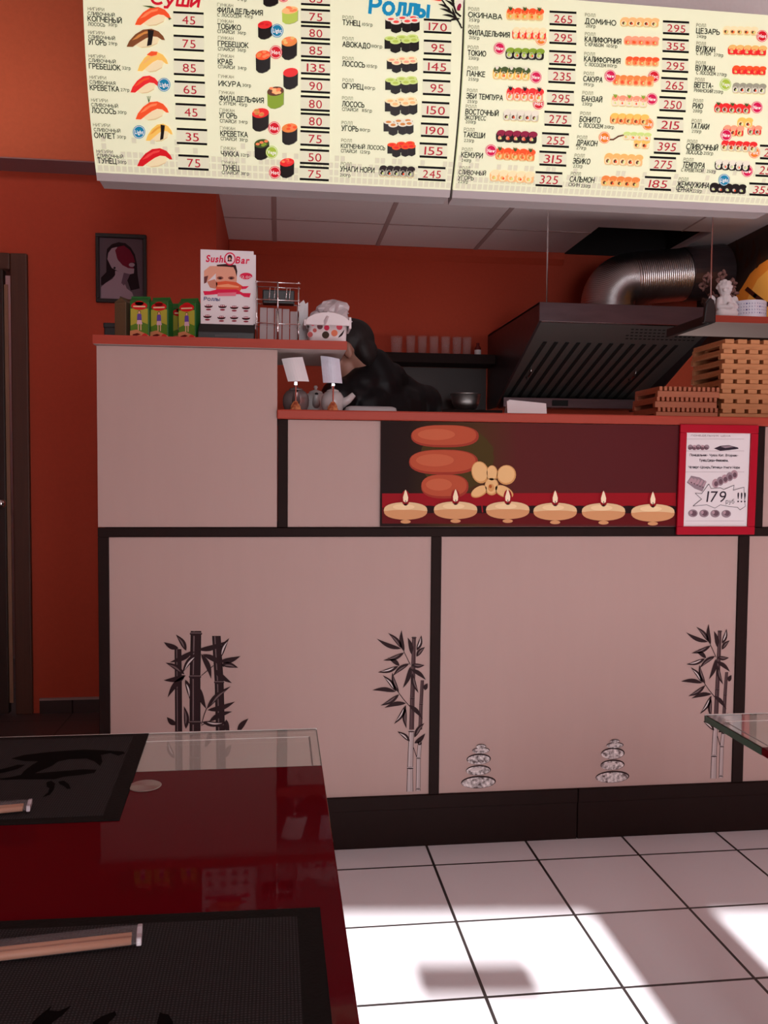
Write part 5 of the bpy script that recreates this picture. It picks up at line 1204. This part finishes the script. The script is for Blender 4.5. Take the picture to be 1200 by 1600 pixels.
# hanging shelf with figurine
SZ0, SZ1 = 1.708, 1.734
hs = thing('hanging_shelf', 'red-brown shelf hung at the right above the wooden trays, carrying the angel', 'shelf', (1.95, 3.16, SZ0))
b = MB(); b.box(1.587, 2.36, 3.00, 3.315, SZ0+.0015, SZ1, m_red_board); b.box(1.589, 2.358, 3.002, 3.313, SZ0, SZ0+.0015, m_under); b.build('shelf_board', hs, bevel=.003)
b = MB(); b.box(1.566, 1.587, 2.990, 3.33, SZ0-.008, SZ1+.002, m_blackp); b.build('side_bracket', hs, bevel=.004)
hr = thing('suspension_rod', 'thin pale rod holding the left front corner of the hanging shelf', 'rod', (1.567, 2.975, SZ0))
b = MB(); b.tube([(1.567, 2.975, 1.782), (1.564, 2.975, ZC-.006)], .0026, m_chrome, 8); b.build('rod', hr)
b = MB(); b.prism([(1.539, 2.968, 1.700), (1.586, 2.968, 1.700), (1.586, 2.968, 1.748), (1.578, 2.968, 1.782), (1.564, 2.968, 1.792), (1.548, 2.968, 1.772)], (0, .020, 0), m_blackp); b.build('corner_clamp', hr, bevel=.004)
b = MB(); b.box(1.544, 1.569, 2.965, 2.985, 2.108, 2.113, m_blackp); b.tube([(1.5635, 2.975, 2.085), (1.5635, 2.975, 2.112)], [.004, .008], m_blackp, 10); b.box(1.549, 1.579, 2.96, 2.99, ZC-.006, ZC, m_blackp); b.build('rod_fitting', hr)
ax, ay, az = 1.668, 3.055, SZ1
AK = .72
def AP(x, y, z): return (ax+x*AK, ay+y*AK, az+z*AK)
def AR(*r_): return tuple(q_*AK for q_ in r_)
b = MB()
b.ell(AP(-.004, 0, .152), AR(.036, .034, .039), m_figure)
rg = random.Random(3)
for k in range(34):
    a = rg.random()*6.283; t = rg.random()*1.5
    b.ell(AP(-.004+.035*math.sin(t)*math.cos(a), .006+.034*math.sin(t)*math.sin(a), .154+.039*math.cos(t)), AR(.010, .010, .010), m_figure, 8, 6)
b.ell(AP(-.005, -.035, .146), AR(.005, .006, .006), m_figure, 8, 6)
for sg in (-1, 1): b.ell(AP(-.005+sg*.016, -.028, .140), AR(.010, .008, .009), m_figure, 8, 6)
def acap(p0, p1, ra, rb): b.capsule(AP(*p0), AP(*p1), ra*AK, rb*AK, m_figure)
acap((0, 0, .045), (-.002, 0, .10), .042, .032); acap((-.03, -.015, .022), (.036, -.02, .022), .027, .023); acap((0, 0, .11), (-.003, 0, .125), .018, .018)
acap((-.036, -.006, .095), (-.048, -.022, .055), .014, .013); acap((-.048, -.022, .055), (.010, -.050, .050), .013, .010)
acap((.030, -.006, .095), (.046, -.022, .055), .014, .013); acap((.046, -.022, .055), (-.006, -.050, .066), .013, .010)
acap((-.05, 0, .012), (.05, 0, .012), .012, .012)
for sg in (-1, 1):
    b.ell(AP(sg*.058, .022, .074), AR(.026, .011, .050), m_figure, rot=Matrix.Rotation(R(sg*12), 3, 'Y')); b.ell(AP(sg*.064, .022, .046), AR(.016, .010, .036), m_figure, rot=Matrix.Rotation(R(-sg*12), 3, 'Y'))
tag(b.build('angel_figurine', remesh=.0025, smooth_it=1), 'white plaster angel figurine with curly hair sitting on the hanging shelf', 'figurine')
tx_, ty_, tr_ = 1.772, 3.075, .064
tn = thing('printed_tin', 'white round tin printed with rows of small blue figures, beside the angel', 'tin', (tx_, ty_, SZ1))
m_tin = mat('white_tin', (.72, .72, .80), .35)
b = MB(); b.lathe([(0, 0), (tr_, 0), (tr_, .063), (tr_-.002, .065), (.0, .065)], (tx_, ty_, SZ1), m_tin, 40); b.build('tin_body', tn, smooth=False)
p = Print(lambda u, v, o: Vector((tx_+(tr_+o)*math.sin(u), ty_-(tr_+o)*math.cos(u), SZ1+v)), None, .0006, .0003)
for r_ in range(4):
    for k in range(16):
        p.text(str((k*7+r_*5) % 10), -1.10+k*.15, -1.04+k*.15, .051-.0115*r_, .0055, ink('tin_blue', 92, 96, 150) if k else ink('tin_pink', 176, 84, 120), 1)
p.build('tin_print', tn)
va = thing('dried_flower_bowl', 'dark bowl of dried flowers and twigs behind the angel', 'plant', (1.735, 3.215, SZ1))
vx, vy = 1.735, 3.215
b = MB(); b.lathe([(0, 0), (.025, 0), (.055, .022), (.064, .046), (.058, .07), (.053, .07), (.058, .047), (.047, .026), (0, .010)], (vx, vy, SZ1), m_blackp, 28); b.build('bowl', va, smooth=True)
m_twig = add_noise(mat('dark_twig', (.07, .03, .02), .7), 40, .3, .2); m_petal = add_noise(mat('dusty_petal', (.20, .10, .085), .7), 60, .4, .2)
b = MB(); rg = random.Random(9); tips = []
for k in range(9):
    a = rg.uniform(0, 6.28); ln = rg.uniform(.10, .21); p0 = Vector((vx, vy, SZ1+.014)); p1 = p0+Vector((math.cos(a)*.03, math.sin(a)*.03, ln*.5)); p2 = p0+Vector((math.cos(a)*.06-.012, math.sin(a)*.05, ln))
    b.tube([p0, p1, p2], [.003, .002, .0015], m_twig, 6); tips.append(p2)
for k in range(5):
    a = rg.uniform(0, 6.28); q0 = Vector((vx, vy, SZ1+.05)); b.ell(q0+Vector((math.cos(a)*.05, math.sin(a)*.03, .03)), (.04, .006, .014), m_twig, 10, 6, Matrix.Rotation(rg.uniform(-.9, .9), 3, 'Y'))
b.build('twigs', va, smooth=True)
for t_ in tips:
    b = MB()
    for k in range(5):
        a = k*1.257; rot = Matrix.Rotation(a, 3, 'Y') @ Matrix.Rotation(R(35), 3, 'X')
        b.ell(t_+Vector((math.cos(a)*.011, rg.uniform(-.006, .006), math.sin(a)*.011)), (.012, .004, .007), m_petal, 8, 6, rot)
    b.ell(t_, (.006, .006, .006), m_twig, 8, 6)
    b.build('dried_flower', va, smooth=True)
mu = thing('wall_mural', 'dark brown wall mural with a lit orange wall patch painted in at the far right edge', 'picture', (XR, 4.55, 1.9))
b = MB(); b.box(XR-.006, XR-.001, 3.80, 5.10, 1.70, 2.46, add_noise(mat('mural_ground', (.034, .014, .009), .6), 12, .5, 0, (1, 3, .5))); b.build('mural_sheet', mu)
def convX(x, y):
    p_ = onX(x, y, XR-.0065); return (p_.y, p_.z)
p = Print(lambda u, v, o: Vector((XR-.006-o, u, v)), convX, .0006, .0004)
p.px([(1140, 492), (1146, 468), (1160, 448), (1172, 428), (1186, 414), (1202, 404), (1235, 396), (1235, 500), (1180, 500)], ink('mural_glow', 236, 138, 52), 0)  # brightly lit orange wall painted as two flat shapes
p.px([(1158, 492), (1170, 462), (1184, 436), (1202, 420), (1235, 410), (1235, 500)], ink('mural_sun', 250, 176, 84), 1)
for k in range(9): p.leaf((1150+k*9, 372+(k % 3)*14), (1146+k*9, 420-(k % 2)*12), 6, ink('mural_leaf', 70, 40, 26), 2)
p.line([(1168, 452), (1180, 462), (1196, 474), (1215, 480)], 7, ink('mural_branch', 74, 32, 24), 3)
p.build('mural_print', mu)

# ================================================================== TABLES
ZTB = .75
m_redglass = mat('red_painted_glass', (.105, .0022, .006), .03, spec=.06)
m_tglass = mat('table_glass', (.86, .90, .84), .0, trans=.76, ior=1.5)
m_gedge = mat('green_glass_edge', (.010, .075, .045), .08, spec=.8)
m_gglint = mat('ground_glass_bevel', (.80, .78, .76), .3)  # pale colour for painted highlights along the glass edge
m_gline = mat('ground_glass_line', (.22, .20, .19), .4)  # side lines painted for the refracted lower edge of the glass
def glass_table(label, x0, y0, L=1.055, W=.70):
    TH = .012
    t = thing('glass_table', label, 'table', (x0+W/2, y0+L/2, 0))
    x1, y1 = x0+W, y0+L
    c = .168
    b = MB(); b.box(x0, x1, y0+c, y1-c, ZTB-TH, ZTB, m_redglass); b.build('red_glass_top', t, bevel=.0012)
    for a0, a1 in ((y1-c, y1), (y0, y0+c)):
        b = MB(); b.box(x0+.0015, x1-.0015, a0+(.0015 if a0 == y0 else 0), a1-(.0015 if a1 == y1 else 0), ZTB-TH, ZTB, m_tglass)
        g = b.build('clear_glass_end', t)
        e = MB()
        for xa, xb in ((x0, x0+.0015), (x1-.0015, x1)): e.box(xa, xb, a0, a1, ZTB-TH, ZTB-.0015, m_gedge)
        ye = (y1-.0015, y1) if a1 == y1 else (y0, y0+.0015)
        e.box(x0, x1, ye[0], ye[1], ZTB-TH, ZTB-.002, m_gedge)
        e.box(x0, x1, ye[0]-.001, ye[1], ZTB-.002, ZTB, m_gglint)
        e.build('glass_edge', g)
        sg = 1 if a1 == y1 else -1; yo = a1 if sg == 1 else a0
        e = MB(); e.box(x0+.001, x1-.001, min(yo, yo-sg*.004), max(yo, yo-sg*.004), ZTB, ZTB+.0003, m_gglint); yi = yo-sg*.042  # edge highlight and refracted inner edge painted as thin strips
        e.box(x0+.013, x1-.013, yi-.0014, yi+.0014, ZTB, ZTB+.0003, m_gglint)
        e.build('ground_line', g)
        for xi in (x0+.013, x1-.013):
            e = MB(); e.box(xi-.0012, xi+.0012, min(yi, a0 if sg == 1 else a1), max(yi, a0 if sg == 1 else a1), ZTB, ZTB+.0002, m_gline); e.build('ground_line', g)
    for sx in (x0+.226, x1-.226):
        for sy in (y0+.222, y1-.222):
            b = MB(); b.lathe([(.033, .006), (.033, .70), (.036, .70), (.036, .738)], (sx, sy, 0), m_chrome, 28); b.lathe([(.045, 0), (.045, .006), (.033, .008)], (sx, sy, 0), m_chrome, 28); lg = b.build('leg', t, smooth=False)
            b = MB(); b.lathe([(.0, 0), (.0195, 0), (.0205, .0006), (.0195, .0012), (0, .0012)], (sx, sy, ZTB), m_disc, 36); b.build('steel_disc', lg)
    return t
m_disc = mat('spun_steel_disc', (.42, .37, .36), .28, 1.)
n_, l_, b_ = nodes(m_disc); b_.inputs['Anisotropic'].default_value = .85
tg_ = n_.new('ShaderNodeTangent'); tg_.direction_type = 'RADIAL'; tg_.axis = 'Z'; l_.new(tg_.outputs[0], b_.inputs['Tangent'])
glass_table('red glass table with clear glass ends, carrying the black placemats, at the left', -.641, .25)
glass_table('glass table with a green-edged clear corner, only its corner showing at the right edge', .702, .660, .657, .92)

m_mat = mat('woven_placemat', (.030, .027, .028), .8, spec=.15)
n_, l_, b_ = nodes(m_mat)
tc = n_.new('ShaderNodeTexCoord'); wv = n_.new('ShaderNodeTexWave'); wv.inputs['Scale'].default_value = 110; wv.bands_direction = 'X'; wv2 = n_.new('ShaderNodeTexWave'); wv2.inputs['Scale'].default_value = 110; wv2.bands_direction = 'Y'
mm = n_.new('ShaderNodeMath'); mm.operation = 'MULTIPLY'; rp = n_.new('ShaderNodeValToRGB'); rp.color_ramp.elements[0].color = (.016, .0135, .014, 1); rp.color_ramp.elements[1].color = (.050, .044, .046, 1)
l_.new(tc.outputs['Object'], wv.inputs['Vector']); l_.new(tc.outputs['Object'], wv2.inputs['Vector']); l_.new(wv.outputs['Fac'], mm.inputs[0]); l_.new(wv2.outputs['Fac'], mm.inputs[1]); l_.new(mm.outputs[0], rp.inputs[0]); l_.new(rp.outputs[0], b_.inputs['Base Color'])
bp_ = n_.new('ShaderNodeBump'); bp_.inputs['Distance'].default_value = .0006; bp_.inputs['Strength'].default_value = .6; l_.new(mm.outputs[0], bp_.inputs['Height']); l_.new(bp_.outputs[0], b_.inputs['Normal'])
m_matb = add_noise(mat('placemat_border', (.0075, .006, .006), .7, spec=.12), 300, .3, .2)
m_matink = mat('placemat_ink', (.004, .003, .003), .8, spec=.04)
def placemat(label, corners, ink_polys):
    q = [Vector((x, y, ZTB)) for x, y in corners]           # far-left, far-right, near-right, near-left
    c = sum(q, Vector())/4
    t = thing('placemat', label, 'placemat', c, 'black woven placemats')
    ins = [p_+(c-p_).normalized()*.026 for p_ in q]
    b = MB(); b.prism([p_ for p_ in reversed(q)], (0, 0, .0012), m_matb); b.build('border', t, bevel=.0005)
    b = MB(); b.prism([p_ for p_ in reversed(ins)], (0, 0, .0016), m_mat); b.build('woven_field', t)
    p = Print(lambda u, v, o: Vector((u, v, ZTB+.0016+o)), lambda x, y: tuple(onZ(x, y, ZTB+.0016).xy), .0003, .0001)
    for k, L in enumerate(ink_polys): p.px(L, m_matink, k)
    p.build('brush_print', t)
S4 = .25; q4 = lambda L: [(x*S4, 1130+y*S4) for x, y in L]
placemat('black woven placemat at the far end of the red table with a dark brush drawing', [(-.641, 1.302), (-.194, 1.300), (-.179, .977), (-.630, .979)],
 [q4([(70, 222), (150, 200), (300, 182), (430, 172), (530, 166), (640, 170), (770, 178), (782, 190), (740, 204), (690, 188), (630, 200), (640, 240), (625, 268), (590, 240), (540, 222), (430, 226), (360, 242), (320, 270), (250, 300), (180, 330), (110, 350), (150, 300), (200, 262), (240, 240), (150, 238)]),
  q4([(-40, 352), (60, 340), (160, 318), (260, 312), (400, 300), (520, 290), (605, 292), (590, 312), (500, 326), (400, 336), (340, 352), (230, 352), (120, 352), (40, 356)]),
  q4([(-40, 300), (40, 282), (110, 262), (160, 262), (110, 288), (30, 310), (-40, 320)]),
  q4([(290, 372), (320, 362), (345, 380), (335, 420), (310, 450), (262, 468), (300, 436), (310, 410), (292, 398)]),
  q4([(365, 368), (400, 362), (430, 384), (442, 412), (420, 414), (400, 396), (372, 384)])])
S5 = 280/1200; q5 = lambda L: [(x*S5, 1400+y*S5) for x, y in L]
placemat('black woven placemat nearest the camera, with wrapped chopsticks across it', [(-.412, .770), (.038, .760), (.040, .436), (-.405, .436)],
 [q5([(215, 850), (270, 800), (350, 735), (330, 770), (400, 772), (480, 735), (420, 800), (350, 850), (340, 900), (220, 900)]), q5([(620, 850), (680, 810), (770, 775), (780, 800), (730, 850), (700, 900), (630, 900)]), q5([(1050, 860), (1070, 785), (1130, 800), (1160, 850), (1150, 900), (1060, 900)])])
m_stick = add_noise(mat('chopstick_paper', (.46, .215, .125), .5), 30, .1, .05)
m_film = mat('chopstick_film', (.62, .55, .58), .10, spec=.9, alpha=.10)
m_filmend = mat('crimped_film', (.62, .55, .60), .2, spec=.9, alpha=.8)
def chopsticks(label, end, ang, length):
    e = Vector((end[0], end[1], ZTB+.0018)); d = Vector((-math.cos(ang), -math.sin(ang), 0)); n = Vector((-d.y, d.x, 0)); n = n if n.y > 0 else -n
    t = thing('wrapped_chopsticks', label, 'chopsticks', e, 'wrapped chopsticks on the placemats')
    for k in range(2):
        b = MB(); o = n*(-.0036+.0072*k)
        b.tube([e+d*.010+o+Vector((0, 0, .0048)), e+d*length+o+Vector((0, 0, .0048))], [.0032, .0040], m_stick, 12); b.build('chopstick', t, smooth=True)
    b = MB(); rings = []
    for k in range(8):
        s = .002+(length-.002)*k/7; rings.append([e+d*s+n*(.0145*math.cos(a)+.004)+Vector((0, 0, .0056+.0054*math.sin(a)*(1 if k else .7))) for a in [6.283*j/18 for j in range(18)]])
    loft(b, rings, m_film, False, False); b.build('clear_sleeve', t, smooth=True)
    b = MB(); b.prism([e+d*.006+n*(-.009)+Vector((0, 0, .002)), e+d*.006+n*.015+Vector((0, 0, .002)), e+d*.006+n*.017+Vector((0, 0, .008)), e+d*.006+n*.009+Vector((0, 0, .0095)), e+d*.006+n*.002+Vector((0, 0, .0075)), e+d*.006+n*(-.007)+Vector((0, 0, .0085))], d*-.0045, m_filmend); b.build('crimped_end', t, bevel=.001)
chopsticks('wrapped chopsticks on the placemat nearest the camera', (-.112, .716), R(6.5), .24)
chopsticks('wrapped chopsticks on the far placemat, at the left edge', (-.284, 1.014), R(9), .23)

# ================================================================== PERSON
pr = thing('person', 'person in a black jacket seen from behind, head bowed to the left', 'person', (.40, 3.28, 0))
fwd = Vector((-.45, .89, 0)).normalized(); rgt = Vector((fwd.y, -fwd.x, 0))
O = Vector((.40, 3.28, 0))
def J(r_, f_, z): return O+rgt*r_+fwd*f_+Vector((0, 0, z))
hd = Vector((.272, 3.25, 1.602)); look = Vector((-.86, .30, -.42)).normalized(); side = Vector((0, 0, 1)).cross(look).normalized(); hup = look.cross(side).normalized()
def Hd(f_, s_, u_): return hd+look*f_+side*s_+hup*u_
HR3 = Matrix((look, side, hup)).transposed()
b = MB()
b.ell(hd+hup*.025, (.096, .074, .088), m_skin, 20, 14, HR3); b.ell(Hd(.040, 0, -.045), (.052, .052, .062), m_skin, 16, 10, HR3)
b.capsule(Hd(.090, 0, .010), Hd(.108, 0, -.020), .010, .015, m_skin); b.ell(Hd(.088, 0, -.060), (.012, .022, .008), m_skin, 12, 8, HR3); b.ell(Hd(.084, 0, -.074), (.014, .020, .009), m_skin, 12, 8, HR3); b.ell(Hd(.072, 0, -.096), (.020, .022, .014), m_skin, 12, 8, HR3)
b.ell(Hd(.082, 0, .034), (.014, .046, .010), m_skin, 12, 8, HR3)
for s in (-1, 1):
    b.ell(Hd(-.002, s*.076, -.012), (.020, .009, .030), m_skin, 12, 8, HR3); b.ell(Hd(-.010, s*.082, .004), (.015, .007, .018), m_skin, 10, 8, HR3); b.ell(Hd(.06, s*.044, -.022), (.024, .018, .018), m_skin, 12, 8, HR3)
neck = J(-.02, .01, 1.49)
b.capsule(neck, hd-hup*.05-look*.02, .052, .050, m_skin)
b.capsule(J(0, .02, 1.18), J(0, .01, 1.36), .10, .10, m_skin); b.capsule(J(-.07, 0, .95), J(.07, 0, .95), .11, .11, m_skin); b.capsule(J(0, .01, 1.0), J(0, .02, 1.2), .11, .10, m_skin)
b.capsule(J(-.15, .0, 1.42), J(.15, 0, 1.42), .050, .050, m_skin); b.capsule(J(0, .0, 1.36), J(0, .0, 1.47), .085, .065, m_skin)
hands = []
for s in (-1, 1):
    sh, el, wr_ = J(s*.185, .0, 1.42), J(s*.235, .06, 1.14), J(s*.13, .27, 1.08)
    b.capsule(sh, el, .052, .040, m_skin); b.capsule(el, wr_, .040, .028, m_skin)
    hdn = (wr_-el).normalized(); out = rgt*s; pal = wr_+hdn*.045
    b.capsule(wr_, pal+hdn*.03, .026, .030, m_skin); b.capsule(pal+rgt*.018, pal-rgt*.018+hdn*.03, .020, .020, m_skin)
    for k, (off, ln) in enumerate(((.027, .066), (.009, .076), (-.009, .072), (-.027, .056))):
        base = pal+hdn*.045+rgt*off; k1 = base+hdn*ln*.5+Vector((0, 0, -.006)); k2 = k1+hdn*ln*.32+Vector((0, 0, -.016)); k3 = k2+hdn*ln*.14+Vector((0, 0, -.018))
        b.capsule(base, k1, .0095, .0088, m_skin, 10); b.capsule(k1, k2, .0088, .008, m_skin, 10); b.capsule(k2, k3, .008, .0068, m_skin, 10)
    tb_ = pal-out*.024-hdn*.01; b.capsule(tb_, tb_-out*.022+hdn*.030, .012, .0095, m_skin, 10); b.capsule(tb_-out*.022+hdn*.030, tb_-out*.018+hdn*.062+Vector((0, 0, -.010)), .0095, .0075, m_skin, 10)
    hip, kn, an = J(s*.095, 0, .93), J(s*.10, .02, .50), J(s*.105, -.01, .09)
    b.capsule(hip, kn, .085, .055, m_skin); b.capsule(kn, an, .055, .036, m_skin); b.capsule(an, J(s*.115, .13, .045), .040, .030, m_skin)
b.build('body', pr, remesh=.006, smooth_it=3)
b = MB()      # hair: cap over the back and top of the head
b.ell(hd+hup*.034-look*.008, (.099, .080, .089), m_hair, 24, 16, HR3); b.ell(Hd(-.050, 0, -.018), (.047, .072, .078), m_hair, 18, 12, HR3)
for s in (-1, 1): b.ell(Hd(-.012, s*.052, .030), (.055, .030, .040), m_hair, 14, 10, HR3)
b.ell(Hd(.02, 0, .085), (.07, .06, .035), m_hair, 18, 12, HR3)
b.build('hair', pr, remesh=.005, smooth_it=2)
for s in (-1, 1):
    b = MB(); b.ell(Hd(.083, s*.032, .008), (.012, .012, .012), mat('eye_white', (.75, .72, .70), .2), 12, 8); b.ell(Hd(.0925, s*.032, .008), (.0045, .006, .006), m_blackp, 10, 6); b.build('eye', pr, smooth=True)
b = MB()
b.capsule(J(0, .02, 1.02), J(0, .02, 1.32), .160, .150, m_jacket); b.capsule(J(-.05, .0, 1.22), J(-.075, .0, 1.38), .135, .115, m_jacket); b.capsule(J(.05, .0, 1.22), J(.075, .0, 1.38), .135, .115, m_jacket); b.capsule(J(0, 0, 1.36), J(0, 0, 1.46), .125, .09, m_jacket); b.capsule(J(-.14, 0, 1.432), J(.15, 0, 1.425), .080, .078, m_jacket)
b.capsule(J(-.13, -.005, 1.43), J(-.02, 0, 1.505), .062, .060, m_jacket); b.capsule(J(.15, -.005, 1.43), J(.03, 0, 1.505), .062, .058, m_jacket); b.capsule(J(-.035, -.005, 1.50), J(.03, -.005, 1.505), .062, .060, m_jacket); b.capsule(J(-.10, -.01, 1.475), J(.02, -.01, 1.50), .072, .072, m_jacket); b.capsule(J(-.02, -.02, 1.47), J(-.045, -.005, 1.548), .082, .070, m_jacket)
for s in (-1, 1):
    sh, el, wr_ = J(s*.195, .0, 1.42), J(s*.240, .06, 1.14), J(s*.135, .265, 1.083)
    b.capsule(sh, el, .076, .058, m_jacket); b.capsule(el, wr_, .058, .040, m_jacket)
    for k in range(3): a = sh.lerp(el, .35+.25*k); b.capsule(a-rgt*.05+Vector((0, -.02, .01)), a+rgt*.05+Vector((0, -.02, -.02)), .022, .020, m_jacket)
b.build('jacket', pr, remesh=.008, smooth_it=3)
b = MB()
b.capsule(J(-.07, 0, .97), J(.07, 0, .97), .128, .128, m_jeans)
for s in (-1, 1): b.capsule(J(s*.09, 0, .93), J(s*.10, .02, .50), .105, .080, m_jeans); b.capsule(J(s*.10, .02, .50), J(s*.105, -.01, .12), .080, .070, m_jeans)
b.build('trousers', pr, remesh=.010, smooth_it=3)
for s in (-1, 1):
    b = MB(); b.capsule(J(s*.105, -.03, .055), J(s*.118, .15, .045), .055, .044, m_shoe); b.box(0, 0, 0, 0, 0, 0, m_shoe)
    b = MB(); b.ell(J(s*.11, .055, .055), (.052, .135, .055), m_shoe, 18, 12, Matrix.Rotation(math.atan2(-fwd.x, fwd.y), 3, 'Z')); b.build('shoe', pr, smooth=True)
m_sleeve = add_noise(mat('shiny_plastic_sleeve', (.30, .28, .30), .18, spec=1.), 25, .3, .6)
b = MB(); rings = []
a0, a1 = J(.215, .015, 1.36), J(.262, .05, 1.14); ax_ = (a1-a0).normalized(); e1 = ax_.cross(Vector((0, 1, 0))).normalized(); e2 = ax_.cross(e1)
for k in range(9):
    rr = .080-.010*k/8; rings.append([a0.lerp(a1, k/8)+(e1*math.cos(a)+e2*math.sin(a))*rr*(1+.045*math.sin(5*a+k*1.1)+.03*math.sin(9*a-k)) for a in [6.283*j/26 for j in range(26)]])
loft(b, rings, m_sleeve, False, False); b.build('plastic_sleeve', pr, smooth=True)
